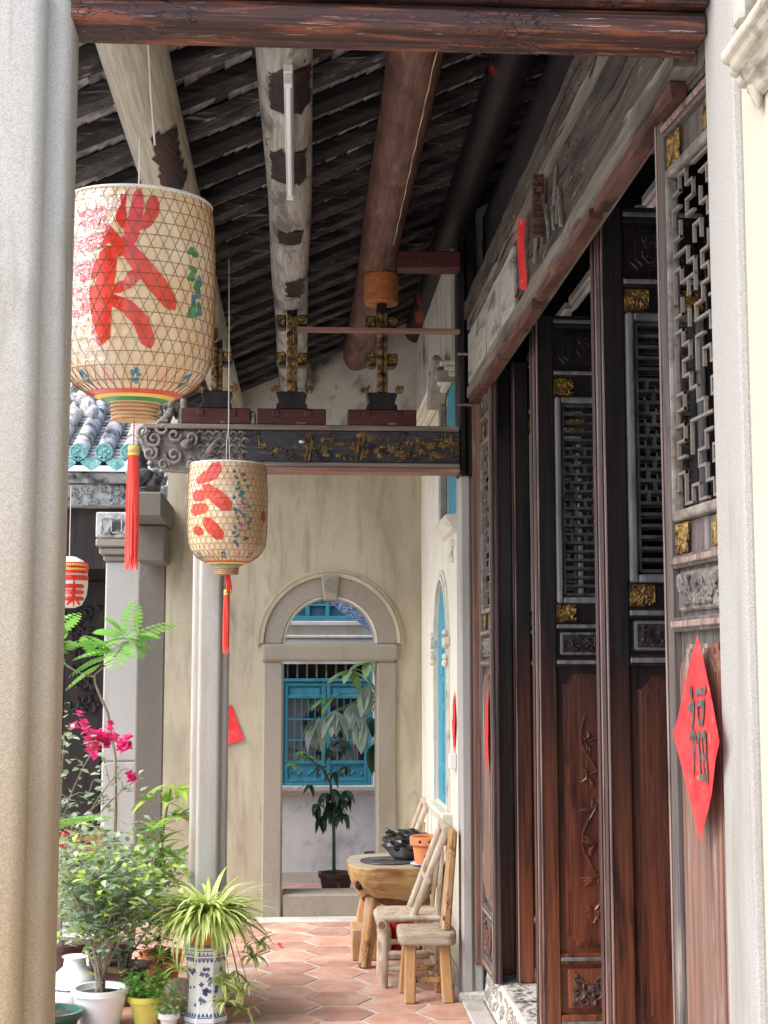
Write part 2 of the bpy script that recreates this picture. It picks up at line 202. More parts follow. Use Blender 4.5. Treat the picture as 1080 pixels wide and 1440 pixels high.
# ------------------------------------------------------------------ mesh helpers
class MB:
    def __init__(s): s.v = []; s.f = []; s.mi = []
    def add(s, vs, fs, m=0):
        o = len(s.v); s.v += [tuple(v) for v in vs]; s.f += [tuple(i + o for i in f) for f in fs]; s.mi += [m] * len(fs); return s
    def box(s, x0, x1, y0, y1, z0, z1, m=0):
        return s.add([(x, y, z) for x in (x0, x1) for y in (y0, y1) for z in (z0, z1)],
                     [(0, 1, 3, 2), (4, 6, 7, 5), (0, 4, 5, 1), (2, 3, 7, 6), (0, 2, 6, 4), (1, 5, 7, 3)], m)
    def obox(s, c, d, rot=(0, 0, 0), m=0):
        mt = Matrix.Translation(c) @ Matrix.Rotation(rot[2], 4, 'Z') @ Matrix.Rotation(rot[1], 4, 'Y') @ Matrix.Rotation(rot[0], 4, 'X')
        h = [k / 2 for k in d]
        return s.add([mt @ Vector((x, y, z)) for x in (-h[0], h[0]) for y in (-h[1], h[1]) for z in (-h[2], h[2])],
                     [(0, 1, 3, 2), (4, 6, 7, 5), (0, 4, 5, 1), (2, 3, 7, 6), (0, 2, 6, 4), (1, 5, 7, 3)], m)
    def tube(s, pts, r, n=6, m=0, cap=True):
        pts = [Vector(p) for p in pts]; k = len(pts)
        if not isinstance(r, (list, tuple)): r = [r] * k
        vs = []; up = None
        for i, p in enumerate(pts):
            t = (pts[min(i + 1, k - 1)] - pts[max(i - 1, 0)]); t = t.normalized() if t.length > 1e-9 else Vector((0, 0, 1))
            if up is None: up = Vector((0, 0, 1)) if abs(t.z) < .9 else Vector((1, 0, 0))
            a = t.cross(up); a = a.normalized() if a.length > 1e-6 else t.orthogonal().normalized()
            b = a.cross(t).normalized(); up = b
            for j in range(n):
                q = 2 * math.pi * j / n; vs.append(p + (a * math.cos(q) + b * math.sin(q)) * r[i])
        fs = [(i * n + j, i * n + (j + 1) % n, (i + 1) * n + (j + 1) % n, (i + 1) * n + j) for i in range(k - 1) for j in range(n)]
        if cap: fs += [tuple(range(n))[::-1], tuple((k - 1) * n + j for j in range(n))]
        return s.add(vs, fs, m)
    def lathe(s, prof, n=24, c=(0, 0, 0), m=0, mats=None, sq=0, close=True):
        vs = []; fs = []; k = len(prof)
        for r, z in prof:
            for j in range(n):
                q = 2 * math.pi * (j + .5) / n; vs.append((c[0] + r * math.cos(q), c[1] + r * math.sin(q), c[2] + z))
        for i in range(k - 1):
            s2 = [(i * n + j, i * n + (j + 1) % n, (i + 1) * n + (j + 1) % n, (i + 1) * n + j) for j in range(n)]
            s.add([], [], 0); fs += [(f, (mats[i] if mats else m)) for f in s2]
        if close: fs += [(tuple(range(n))[::-1], m), (tuple((k - 1) * n + j for j in range(n)), m)]
        o = len(s.v); s.v += vs
        for f, mm in fs: s.f.append(tuple(i + o for i in f)); s.mi.append(mm)
        return s
    def prism(s, poly, ax, a, b, m=0):
        def p(u, v, w): return {'x': (w, u, v), 'y': (u, w, v), 'z': (u, v, w)}[ax]
        n = len(poly)
        vs = [p(u, v, a) for u, v in poly] + [p(u, v, b) for u, v in poly]
        return s.add(vs, [tuple(range(n)), tuple(range(2 * n - 1, n - 1, -1))] + [(i, i + n, (i + 1) % n + n, (i + 1) % n) for i in range(n)], m)
    def ball(s, c, r, nu=10, nv=7, nz=0, m=0, seed=0, fr=3):
        if not isinstance(r, (tuple, list)): r = (r, r, r)
        vs = [(0, 0, 1)]; 
        for i in range(1, nv):
            t = math.pi * i / nv
            for j in range(nu): q = 2 * math.pi * j / nu; vs.append((math.sin(t) * math.cos(q), math.sin(t) * math.sin(q), math.cos(t)))
        vs.append((0, 0, -1)); out = []
        for v in vs:
            d = 1 + (nz * noise.noise(Vector(v) * fr + Vector((seed, seed * 2.3, 0))) if nz else 0)
            out.append((c[0] + v[0] * r[0] * d, c[1] + v[1] * r[1] * d, c[2] + v[2] * r[2] * d))
        fs = [(0, 1 + j, 1 + (j + 1) % nu) for j in range(nu)]
        for i in range(nv - 2):
            fs += [(1 + i * nu + j, 1 + (i + 1) * nu + j, 1 + (i + 1) * nu + (j + 1) % nu, 1 + i * nu + (j + 1) % nu) for j in range(nu)]
        l = len(vs) - 1; b = 1 + (nv - 2) * nu
        fs += [(l, b + (j + 1) % nu, b + j) for j in range(nu)]
        return s.add(out, fs, m)
    def grid(s, fn, nu, nv, m=0):
        return s.add([fn(i / nu, j / nv) for i in range(nu + 1) for j in range(nv + 1)],
                     [(i * (nv + 1) + j, (i + 1) * (nv + 1) + j, (i + 1) * (nv + 1) + j + 1, i * (nv + 1) + j + 1) for i in range(nu) for j in range(nv)], m)
    def mesh(s, name, mats, smooth=0, fix=True):
        me = bpy.data.meshes.new(name); me.from_pydata(s.v, [], s.f)
        for k in (mats if isinstance(mats, (list, tuple)) else [mats]): me.materials.append(MT[k])
        if len(me.materials) > 1: me.polygons.foreach_set('material_index', s.mi)
        if fix:
            bm = bmesh.new(); bm.from_mesh(me); bmesh.ops.recalc_face_normals(bm, faces=bm.faces); bm.to_mesh(me); bm.free()
        if smooth:
            me.shade_smooth(); me.set_sharp_from_angle(angle=R(smooth))
        me.update(); return me
    def build(s, name, mats, parent=None, smooth=0, bevel=0, label=None, cat=None, group=None, kind=None, fix=True, seg=1):
        if parent is None:
            xs, ys, zs = zip(*s.v); org = Vector(((min(xs) + max(xs)) / 2, (min(ys) + max(ys)) / 2, min(zs)))
        else:
            org = Vector(); p = parent
            while p: org += p.location; p = p.parent
        s.v = [(v[0] - org.x, v[1] - org.y, v[2] - org.z) for v in s.v]
        ob = bpy.data.objects.new(name, s.mesh(name, mats, smooth, fix)); COL.objects.link(ob)
        if parent is None: ob.location = org
        else: ob.parent = parent
        if bevel:
            bv = ob.modifiers.new('bevel', 'BEVEL'); bv.width = bevel; bv.segments = seg; bv.limit_method = 'ANGLE'; bv.angle_limit = R(40)
        return tag(ob, label, cat, group, kind)
def tag(o, label=None, cat=None, group=None, kind=None):
    for k, v in (('label', label), ('category', cat), ('group', group), ('kind', kind)):
        if v: o[k] = v
    return o
def thing(name, label, cat, loc=(0, 0, 0), group=None, kind=None):
    o = bpy.data.objects.new(name, None); o.empty_display_size = .1; COL.objects.link(o); o.location = loc
    return tag(o, label, cat, group, kind)
def inst(name, me, parent, loc=(0, 0, 0), rot=(0, 0, 0), scale=(1, 1, 1)):
    o = bpy.data.objects.new(name, me); COL.objects.link(o); o.parent = parent
    org = Vector(); p = parent
    while p: org += p.location; p = p.parent
    o.location = Vector(loc) - org; o.rotation_euler = rot; o.scale = scale; return o
def copy_tree(o, parent=None):
    c = o.copy(); COL.objects.link(c); c.parent = parent
    for ch in list(o.children): copy_tree(ch, c)
    return c
def bez(a, b, c, n=8):
    a, b, c = Vector(a), Vector(b), Vector(c)
    return [a * (1 - t) ** 2 + b * 2 * t * (1 - t) + c * t * t for t in [i / n for i in range(n + 1)]]
def arcpts(cx, cz, r, a0, a1, n): return [(cx + r * math.cos(R(a0 + (a1 - a0) * i / n)), cz + r * math.sin(R(a0 + (a1 - a0) * i / n))) for i in range(n + 1)]
def spiral(cx, cz, r, turns, a0, n=14, flip=1): return [(cx + r * (1 - .85 * i / n) * math.cos(a0 + flip * turns * 6.283 * i / n), cz + r * (1 - .85 * i / n) * math.sin(a0 + flip * turns * 6.283 * i / n)) for i in range(n + 1)]
def carve(mb, u0, u1, v0, v1, pt, seed, n=14, r=.007, kind='mix'):
    """relief of scrolls, leaves and knobs on a panel; pt(u, v, h) maps panel coordinates and height to a point"""
    rg = random.Random(seed); w, h = u1 - u0, v1 - v0; s = min(w, h)
    for k in range(n):
        cu, cv = u0 + rg.random() * w, v0 + rg.random() * h; q = rg.random()
        cl = lambda p: (min(max(p[0], u0), u1), min(max(p[1], v0), v1))
        if q < .5:
            ps = [cl(p) for p in spiral(cu, cv, s * rg.uniform(.16, .3), rg.uniform(.7, 1.3), rg.random() * 6, 10, rg.choice((1, -1)))]
            mb.tube([pt(a, b, r * .7) for a, b in ps], [r * (1 - .5 * i / 10) for i in range(11)], 5)
        elif q < .8:
            an = rg.random() * 6.28; ln = s * rg.uniform(.25, .5)
            ps = [cl((cu + ln * t * math.cos(an + t * .8), cv + ln * t * math.sin(an + t * .8))) for t in (0, .25, .5, .75, 1)]
            mb.tube([pt(a, b, r * .8) for a, b in ps], [r * .5, r * 1.1, r * 1.3, r * .9, r * .3], 5)
        else:
            p = cl((cu, cv)); mb.ball(pt(p[0], p[1], r * .6), r * rg.uniform(1, 1.8), 7, 5)
    return mb

# ------------------------------------------------------------------ ground and floors
MB().box(-60, 60, -60, 80, -.5, -.20).build('ground', 'paving', kind='structure')
MB().box(-7, -1.5, -3, 11.6, -.19, -.08).build('courtyard_paving', 'granite_pale', kind='structure', bevel=.01)
vf = MB().box(-1.5, 1.14, -3, 11.2, -.15, -.0045).build('veranda_floor', 'mortar', kind='structure')
def clip(poly, x0, x1, y0, y1):
    for ax, lim, sg in ((0, x0, 1), (0, x1, -1), (1, y0, 1), (1, y1, -1)):
        out = []
        for i in range(len(poly)):
            a, b = poly[i - 1], poly[i]; da, db = sg * (a[ax] - lim), sg * (b[ax] - lim)
            if (da < 0) != (db < 0):
                t = da / (da - db); out.append((a[0] + t * (b[0] - a[0]), a[1] + t * (b[1] - a[1])))
            if db >= 0: out.append(b)
        poly = out
        if len(poly) < 3: return []
    return poly
S = .205; rg = random.Random(3)
def hextiles(parent, x0, x1, y0, y1, zt=0.0):
    full = {}
    i = 0; x = -1.6
    while x < x1 + .3:
        y = y0 - .3 + (S * math.sqrt(3) / 2 if i % 2 else 0)
        while y < y1 + .3:
            hp = [((S - .012) * math.cos(R(60 * k)), (S - .012) * math.sin(R(60 * k))) for k in range(6)]
            pw = [(x + a, y + b) for a, b in hp]; c = clip(pw, x0, x1, y0, y1)
            dz = rg.uniform(-.004, .002); tl = (rg.uniform(-.008, .008), rg.uniform(-.008, .008), 0)
            if len(c) == 6 and all(abs(p[0] - q[0]) + abs(p[1] - q[1]) < 1e-6 or p in c for p, q in zip(pw, c)) and all(p in c for p in pw):
                if 'm' not in full:
                    mb = MB().prism(hp, 'z', -.02, -.005)
                    top = [(a * .982, b * .982) for a, b in hp]
                    mb.add([(a, b, -.005) for a, b in hp] + [(a, b, 0) for a, b in top], [tuple(range(6, 12))] + [(k, (k + 1) % 6, (k + 1) % 6 + 6, k + 6) for k in range(6)])
                    full['m'] = mb.mesh('floor_tile', 'terracotta')
                inst('floor_tile', full['m'], parent, (x, y, zt + dz), tl)
            elif len(c) > 2:
                cx = sum(p[0] for p in c) / len(c); cy = sum(p[1] for p in c) / len(c)
                me = MB().prism([(p[0] - cx, p[1] - cy) for p in c], 'z', -.02, 0).mesh('floor_tile', 'terracotta')
                inst('floor_tile', me, parent, (cx, cy, zt + dz))
            y += S * math.sqrt(3)
        x += S * 1.5; i += 1
hextiles(vf, -1.32, .94, 5.6, 11.05)
MB().box(-1.5, -1.33, -3, 11.2, -.011, .006).build('edge_kerb', 'granite_pale', kind='structure', bevel=.006)
pf = MB().box(-1.2, 2.2, 11.55, 12.9, -.14, 0.02).build('passage_floor', 'terracotta', kind='structure')

# ------------------------------------------------------------------ walls
def arch_pieces(mb, ax, u0, u1, v0, v1, cu, hw, vb, vs, a, b, arc=True, n=20):
    mb.prism([(u0, v0), (cu - hw, v0), (cu - hw, v1), (u0, v1)], ax, a, b)
    mb.prism([(cu + hw, v0), (u1, v0), (u1, v1), (cu + hw, v1)], ax, a, b)
    if vb > v0: mb.prism([(cu - hw, v0), (cu + hw, v0), (cu + hw, vb), (cu - hw, vb)], ax, a, b)
    if arc:
        ps = arcpts(cu, vs, hw, 180, 0, n)
        for p, q in zip(ps, ps[1:]): mb.prism([p, q, (q[0], v1), (p[0], v1)], ax, a, b)
    else: mb.prism([(cu - hw, vs), (cu + hw, vs), (cu + hw, v1), (cu - hw, v1)], ax, a, b)
    return mb
EY = 11.2
ew = thing('end_wall', 'tan plastered end wall of the veranda pierced by an arched granite doorway', 'wall', (.2, EY, 0))
CX = .245
arch_pieces(MB(), 'y', -1.04, 1.3, 0, 3.72, CX, .52, 0, 2.10, EY, EY + .32).build('wall', 'plaster_tan', ew)
MB().prism([(-1.3, 3.72), (1.3, 3.72), (1.3, 4.98), (-1.3, 3.85)], 'y', EY + .003, EY + .32).build('gable', 'plaster_dirty', ew, label='upper gable with sooty black stains and flaking plaster')
def jamb(x0, x1): return MB().box(x0, x1, EY - .035, EY + .33, 0, 1.952).build('jamb', 'granite_tan', ew, bevel=.012)
jamb(CX - .52, CX - .367); jamb(CX + .367, CX + .52)
MB().box(CX - .535, CX + .535, EY - .06, EY + .33, 1.955, 2.093).build('lintel', 'granite_tan', ew, bevel=.03, seg=3)
MB().box(CX - .36, CX + .36, EY - .02, EY + .3, 0, .176).build('threshold', 'granite_tan', ew, bevel=.012)
MB().box(CX - .62, CX + .62, EY - .22, EY - .02, -.01, .012).build('door_step', 'granite_pale', ew, bevel=.006)
def ring(mb, r0, r1, a0, a1, y0, y1, n=18):
    o = arcpts(CX, 2.096, r1, a0, a1, n); i = arcpts(CX, 2.096, r0, a0, a1, n)
    for k in range(n): mb.prism([i[k], i[k + 1], o[k + 1], o[k]], 'y', y0, y1)
    return mb
ring(MB(), .375, .518, 180, 97.5, EY - .03, EY + .32).build('arch_stone', 'granite_tan', ew)
ring(MB(), .375, .518, 82.5, 0, EY - .03, EY + .32).build('arch_stone', 'granite_tan', ew)
ring(MB(), .355, .373, 180, 0, EY - .012, EY + .3).build('arch_rim', 'stucco_white', ew)
ring(MB(), .521, .552, 180, 0, EY - .045, EY, 26).build('arch_moulding', 'plaster_tan', ew)
ring(MB(), .556, .58, 182, -2, EY - .02, EY, 26).build('arch_moulding', 'plaster_tan', ew)
ks = MB().prism([(CX - .05, 2.43), (CX + .05, 2.43), (CX + .072, 2.628), (CX - .072, 2.628)], 'y', EY - .06, EY + .3).build('keystone', 'granite_tan', ew, bevel=.008)
km = MB()
for (a, b, c, d) in ((-.045, .045, 2.59, 2.60), (-.03, .03, 2.555, 2.564), (-.035, .035, 2.495, 2.503), (-.025, .025, 2.525, 2.532), (-.045, -.037, 2.51, 2.59), (.037, .045, 2.51, 2.59), (-.004, .004, 2.56, 2.60), (-.028, -.021, 2.50, 2.53), (.021, .028, 2.50, 2.53)):
    km.box(CX + a, CX + b, EY - .066, EY - .055, c, d)
km.build('carved_mark', 'granite_tan', ks)

SX = .965
sw = thing('side_wall', 'cream plastered wall with teal shuttered windows behind the table and chairs', 'wall', (SX, 9.9, 0))
arch_pieces(MB(), 'x', 8.6, 11.2, 0, 2.66, 9.58, .41, 1.0, 2.08, SX, SX + .3).build('wall', 'plaster_cream', sw)
arch_pieces(MB(), 'x', 8.6, 11.2, 2.66, 3.80, 8.92, .29, 2.86, 3.72, SX, SX + .3, arc=False).build('wall', 'plaster_cream', sw)
MB().box(SX - .035, SX + .3, 8.6, 11.2, 3.803, 4.85).build('upper_wall', 'plaster_dirty', sw)
for z, d in ((3.70, .05), (3.735, .075), (3.77, .10)): MB().box(SX - d, SX - .003, 8.62, 11.19, z, z + .033).build('cornice', 'plaster_cream', sw, bevel=.008)
MB().box(SX - .02, SX - .002, 8.62, 11.19, .0, .12).build('skirting', 'plaster_dirty', sw, bevel=.006)
# lower arched window on the side wall
aw = thing('arched_window', 'tall arched window with teal shutters in the cream side wall', 'window', (SX, 9.58, 1.0))
mb = MB()
for r0, r1, d in ((.415, .445, .022), (.45, .48, .014)):
    o = arcpts(9.58, 2.08, r1, 180, 0, 18); i_ = arcpts(9.58, 2.08, r0, 180, 0, 18)
    for k in range(18): mb.prism([i_[k], i_[k + 1], o[k + 1], o[k]], 'x', SX - d, SX + .0)
    for s in (-1, 1): mb.prism([(9.58 + s * r0, .96), (9.58 + s * r1, .96), (9.58 + s * r1, 2.08), (9.58 + s * r0, 2.08)], 'x', SX - d, SX)
mb.build('frame', 'stucco_white', aw)
for s in (-1, 1):
    mb = MB(); mb.box(SX - .045, SX - .002, 9.58 + s * .455 - .05, 9.58 + s * .455 + .05, 2.05, 2.10)
    for k in range(8): mb.ball((SX - .03, 9.58 + s * .455 + rg.uniform(-.03, .03), 2.03 + rg.uniform(-.1, .13)), .022, 7, 5, .2, seed=k)
    mb.build('capital', 'stucco_white', aw, bevel=.01)
MB().prism([(SX - .06, .99), (SX - .06, .965), (SX - .045, .93), (SX - .03, .89), (SX - .001, .87), (SX - .001, .99)], 'y', 9.0, 10.16).build('sill', 'stucco_white', aw)
def xz(p): return [(q[1], q[0]) for q in p]
for s in (-1, 1):
    c = 9.58 + s * .205
    leaf = MB().box(SX + .012, SX + .04, c - .2, c + .2, 1.002, 2.08).build('shutter', 'teal', aw, bevel=.003)
    mb = MB()
    for z0, z1 in ((1.06, 1.22), (1.27, 1.62), (1.67, 1.80), (1.85, 2.05)): mb.box(SX + .006, SX + .0125, c - .15, c + .15, z0, z1)
    mb.build('panel', 'teal', leaf, bevel=.006)
mb = MB(); mb.prism([(9.175, 2.08), (9.985, 2.08)] + arcpts(9.58, 2.08, .405, 0, 180, 18)[1:-1], 'x', SX + .012, SX + .04); mb.build('fanlight', 'teal', aw)
# upper window on the side wall
uw = thing('shuttered_window', 'tall upper teal window with carved shell top behind the carved beam', 'window', (SX, 8.92, 2.86))
MB().box(SX + .006, SX + .05, 8.632, 9.208, 2.862, 3.718).build('shutter', 'teal', uw, bevel=.003)
mb = MB(); mb.box(SX - .05, SX, 9.212, 9.29, 2.84, 3.62); mb.box(SX - .03, SX, 9.293, 9.33, 2.84, 3.62); mb.build('frame', 'stucco_grey', uw, bevel=.008)
mb = MB()
mb.prism([(8.63, 3.66), (9.0, 3.80), (9.30, 3.62), (9.36, 3.62), (9.36, 3.70), (9.02, 3.88), (8.63, 3.74)], 'x', SX - .12, SX - .004)
for k in range(5): mb.ball((SX - .1, 8.72 + k * .09, 3.86 - abs(k - 2) * .03), .035, 7, 5, .2, seed=k)
mb.build('shell_top', 'stucco_grey', uw, bevel=.01)
MB().prism([(SX - .07, 2.84), (SX - .07, 2.815), (SX - .05, 2.785), (SX - .03, 2.75), (SX - .001, 2.735), (SX - .001, 2.84)], 'y', 8.61, 9.38).build('sill', 'stucco_white', uw)
mb = MB()
for k in range(5): mb.ball((SX - .012, 8.85 + .04 * math.sin(k), 2.58 + k * .025), .022, 7, 5, .3, seed=k)
mb.build('sill_bracket', 'stucco_white', uw)

# near right cream wall and its window
MB().box(1.06, 1.4, -3, 3.25, -.15, 5.2).build('cream_wall', 'plaster_near', label='bright cream plastered wall at the right edge beside the granite pillar', cat='wall')
nw = thing('stucco_window', 'weathered stucco window surround with teal shutter, cut off at the top right corner', 'window', (1.06, 2.7, 3.1))
mb = MB()
for y0, y1, d in ((3.05, 3.13, .06), (2.985, 3.047, .085), (2.90, 2.982, .05)): mb.box(1.06 - d, 1.059, y0, y1, 3.337, 4.6)
mb.build('frame', 'stucco_grey', nw, bevel=.012)
MB().box(1.03, 1.058, 2.0, 2.898, 3.337, 4.6).build('shutter', 'teal', nw)
prof = [(1.059, 3.24), (.93, 3.24), (.925, 3.205), (.945, 3.19), (.955, 3.165), (.985, 3.15), (1.0, 3.12), (1.02, 3.11), (1.03, 3.075), (1.059, 3.06)]
prof = [(1.059 - (1.059 - a) * .62, 3.335 - (3.24 - b) * .72) for a, b in prof]
MB().prism(prof, 'y', 1.9, 3.12).build('sill', 'stucco_grimy', nw, bevel=.004)
mb = MB()
for (y, x, z, r) in ((3.125, .995, 3.318, .022), (3.13, 1.013, 3.29, .021), (3.128, 1.028, 3.262, .019), (3.11, 1.042, 3.235, .016)): mb.ball((x, y, z), r, 10, 7)
mb.tube([(1.042, 3.10, 3.235), (1.045, 3.09, 3.20), (1.048, 3.085, 3.178)], [.017, .013, .003], 8)
mb.build('sill_scroll', 'stucco_grimy', nw, smooth=50)

# ------------------------------------------------------------------ granite columns
def crosspoly(cx, cy, a, b, r, n=5):
    q = []
    def arc(px, py, a0): return [(px + r * math.cos(R(a0 + 90 * k / n)), py + r * math.sin(R(a0 + 90 * k / n))) for k in range(n + 1)]
    quad = arc(a - r, b - r, 0) + [(b, b)] + arc(b - r, a - r, 0)
    for t in range(4):
        c, s = (1, 0, -1, 0)[t], (0, 1, 0, -1)[t]
        q += [(cx + c * x - s * y, cy + s * x + c * y) for x, y in quad]
    return q
nc = thing('granite_column', 'thick granite column with fluted corner filling the left edge', 'column', (-.695, 3.5, 0), 'granite columns along the veranda edge')
MB().prism(crosspoly(-.705, 3.5, .13, .075, .03), 'z', 0, 3.56).build('shaft', 'granite_near', nc, smooth=35)
MB().prism(crosspoly(-.695, 3.5, .085, .05, .02), 'z', 3.56, 3.8).build('tenon', 'black_wood', nc)
MB().box(-.80, -.775, 3.38, 3.3945, 1.33, 1.40).build('stain_patch', 'tape', nc)
fc = thing('granite_column', 'slender pale granite column behind the spider plant, under the carved dragon bracket', 'column', (-.515, 8.42, 0), 'granite columns along the veranda edge')
MB().prism(crosspoly(-.515, 8.42, .107, .066, .024), 'z', .1, 3.06).build('shaft', 'granite', fc, smooth=35)
MB().lathe([(.17, 0), (.17, .05), (.14, .10), (.13, .12)], 8, (-.515, 8.42, 0)).build('base', 'granite', fc, bevel=.01)
np_ = thing('granite_pillar', 'pale granite pillar between the lattice panel and the cream wall at right', 'pillar', (1.15, 3.37, 0))
mb = MB(); mb.box(1.04, 1.27, 3.25, 3.49, 0, 3.95); mb.build('shaft', 'granite_pillar', np_, bevel=.015, seg=2)
fp = thing('granite_pilaster', 'narrow granite pilaster carrying a dark wooden post beside the far lattice panel', 'pillar', (1.02, 8.5, 0))
MB().box(.955, 1.02, 8.40, 8.598, 0, 3.05).build('shaft', 'granite', fp, bevel=.012)
MB().box(1.022, 1.085, 8.42, 8.598, 0, 3.05).build('shaft', 'granite', fp, bevel=.012)
MB().box(.93, 1.10, 8.37, 8.60, -.005, .05).build('base', 'granite_pale', fp, bevel=.01)
po = thing('wooden_post', 'dark lacquered wooden post standing on the far granite pilaster', 'post', (1.0, 8.5, 3.05))
mb = MB(); mb.box(.95, .998, 8.39, 8.59, 3.052, 4.75); mb.box(1.001, 1.062, 8.41, 8.59, 3.052, 4.75); mb.build('shaft', 'black_wood', po, bevel=.012)
for z in (3.47, 3.78): MB().box(.944, 1.066, 8.383, 8.409, z, z + .014).build('wire_tie', 'wood_grey', po, bevel=.003)

# ------------------------------------------------------------------ near beam, lintel
nb = thing('moulded_beam', 'moulded dark red wooden beam with flaking paint across the top of the view', 'beam', (.2, 3.5, 3.47))
MB().prism([(3.44, 3.515), (3.585, 3.515), (3.585, 3.585), (3.455, 3.585), (3.44, 3.565)], 'x', -.60, 1.037).build('lower_moulding', 'beam_red', nb, bevel=.006)
MB().prism([(3.41, 3.588), (3.62, 3.588), (3.62, 3.62), (3.42, 3.62)], 'x', -.64, 1.037).build('middle_moulding', 'beam_red', nb, bevel=.006)
MB().prism([(3.38, 3.623), (3.63, 3.623), (3.63, 3.85), (3.38, 3.85)], 'x', -.70, 1.038).build('upper_moulding', 'beam_red', nb, bevel=.008)
ln = thing('door_lintel', 'long weathered grey wooden lintel over the row of carved doors', 'beam', (1.06, 6.0, 3.5))
def rough_bar(mb, x0, x1, y0, y1, z0, z1, n=60, amp=.004, seed=0):
    def sec(i, u):
        y = y0 + (y1 - y0) * i / n; o = Vector((seed, y * 3.1, 0))
        d = [amp * noise.noise(o + Vector((0, 0, 7 * k))) for k in range(4)]
        return [(x0 + d[0], y, z0 + d[1]), (x0 + d[2], y, z1 + d[3]), (x1, y, z1), (x1, y, z0)]
    vs = []; 
    for i in range(n + 1): vs += sec(i, 0)
    fs = [(i * 4 + j, i * 4 + (j + 1) % 4, i * 4 + 4 + (j + 1) % 4, i * 4 + 4 + j) for i in range(n) for j in range(4)] + [(0, 1, 2, 3), (n * 4 + 3, n * 4 + 2, n * 4 + 1, n * 4)]
    return mb.add(vs, fs)
rough_bar(MB(), 1.02, 1.10, 3.63, 8.385, 3.585, 3.93, 90, .008, 1).build('board', 'lintel_grey', ln)
rough_bar(MB(), .985, 1.10, 3.63, 8.38, 3.995, 4.10, 90, .010, 2).build('top_moulding', 'lintel_grey', ln)
rough_bar(MB(), 1.003, 1.10, 3.63, 8.383, 3.934, 3.99, 90, .008, 3).build('bead', 'lintel_pale', ln)
rough_bar(MB(), 1.0, 1.10, 3.63, 8.383, 3.515, 3.58, 90, .008, 4).build('lower_bead', 'lintel_pale', ln)
for k, (y0, y1) in enumerate(((6.55, 7.0), (7.02, 7.55), (7.57, 8.38))):
    rough_bar(MB(), 1.008, 1.03, y0, y1, 3.60, 3.90, 24, .006, 9 + k).build('plaster_patch', 'lintel_white', ln)
for k, (y0, y1, zb) in enumerate(((3.72, 4.72, 3.468), (4.82, 5.95, 3.475), (6.05, 7.05, 3.465), (7.13, 7.85, 3.47), (7.92, 8.36, 3.475))):
    rough_bar(MB(), 1.012, 1.06, y0, y1, zb, 3.512, 24, .009, 20 + k).build('broken_board', 'board_red', ln)
g9 = random.Random(5)
for k in range(22):
    y = g9.uniform(3.9, 8.0); z = g9.uniform(3.60, 4.06); L_ = g9.uniform(.12, .6); d = .006 if z < 3.93 else (.022 if z < 3.99 else .040)
    MB().tube([(1.0205 - d + .004 * (k % 2), y + L_ * t, z + .012 * math.sin(k + 4 * t)) for t in (0, .25, .5, .75, 1)], [.001, .005, .004, .006, .001], 4).build('crack', 'peel', ln)
# papers and splinters hanging on the lintel
mb = MB(); mb.grid(lambda u, v: (1.004 - .028 * u - .006 * math.sin(5 * v), 6.15 + .03 * u + .03 * v, 3.90 - .32 * v + .02 * u), 4, 10)
mb.build('paper_strip', 'red_paper', smooth=60, label='torn red paper strip pasted on the grey lintel', cat='paper')
mb = MB(); mb.obox((.985, 5.72, 3.82), (.045, .035, .26), (R(8), 0, 0)); mb.build('wood_strip', 'beam_red', bevel=.003, label='short dark red wooden strip nailed to the grey lintel', cat='wood')
for k in range(9):
    y = rg.uniform(5.35, 6.1); z = rg.uniform(3.66, 3.84)
    MB().obox((1.008, y, z), (.012, .018, rg.uniform(.08, .2)), (rg.uniform(-.3, .3), rg.uniform(-.1, .1), 0)).build('splinter', 'lintel_pale', ln, bevel=.002)

# ------------------------------------------------------------------ roof
RS = .44; CA = math.atan(RS)
def roofz(x): return 4.14 + .112 + RS * (x + .056)
rf = thing('veranda_roof', 'underside of the tiled veranda roof with dark weathered rafters', 'roof', (.4, 7.3, 4.2))
RX0, RX1 = -.98, 2.4
n_raf = 26; ry = [3.55 + .30 * i for i in range(n_raf)]
for i, y in enumerate(ry):
    w = .065 + rg.uniform(-.008, .008); h = .054; o = rg.uniform(-.012, .012)
    MB().add([(x, yy, roofz(x) + dz + o * .5) for x in (RX0, RX1) for yy in (y - w + o, y + w + o) for dz in (0, h)],
             [(0, 1, 3, 2), (4, 6, 7, 5), (0, 4, 5, 1), (2, 3, 7, 6), (0, 2, 6, 4), (1, 5, 7, 3)]).build('rafter', 'rafter', rf, bevel=.006)
tm = MB()
vs = []
for a in (0, 1):
    for j in range(5):
        q = (j / 4 - .5) * 1.7
        for t in (0, .013): vs.append((-.06 + .12 * a, .118 * math.sin(q) / .75, -.05 * (math.cos(q) - .66) + t - .016 * (1 - a)))
fs = []
for j in range(4):
    b = j * 2
    fs += [(b, b + 2, b + 12, b + 10), (b + 1, b + 11, b + 13, b + 3), (b, b + 1, b + 3, b + 2), (b + 10, b + 12, b + 13, b + 11)]
tm.add(vs, fs); tile_me = tm.mesh('roof_tile', 'roof_tile')
cand = []
for i in range(n_raf - 1):
    y = (ry[i] + ry[i + 1]) / 2; x = RX0
    while x < 1.3:
        cand.append((x, y, roofz(x) + .076, rg.uniform(-.03, .03), rg.uniform(-.004, .004))); x += .052
def vis(c): return 4.85 < c[1] and -.75 < c[0] < .95
cand.sort(key=lambda c: (0 if vis(c) else 1, c[1]))
for x, y, z, tw, dz in cand[:300]: inst('roof_tile', tile_me, rf, (x, y, z + dz), (0, -CA, tw))
mb = MB()
tv = [v.co.copy() for v in tile_me.vertices]; tf = [tuple(p.vertices) for p in tile_me.polygons]
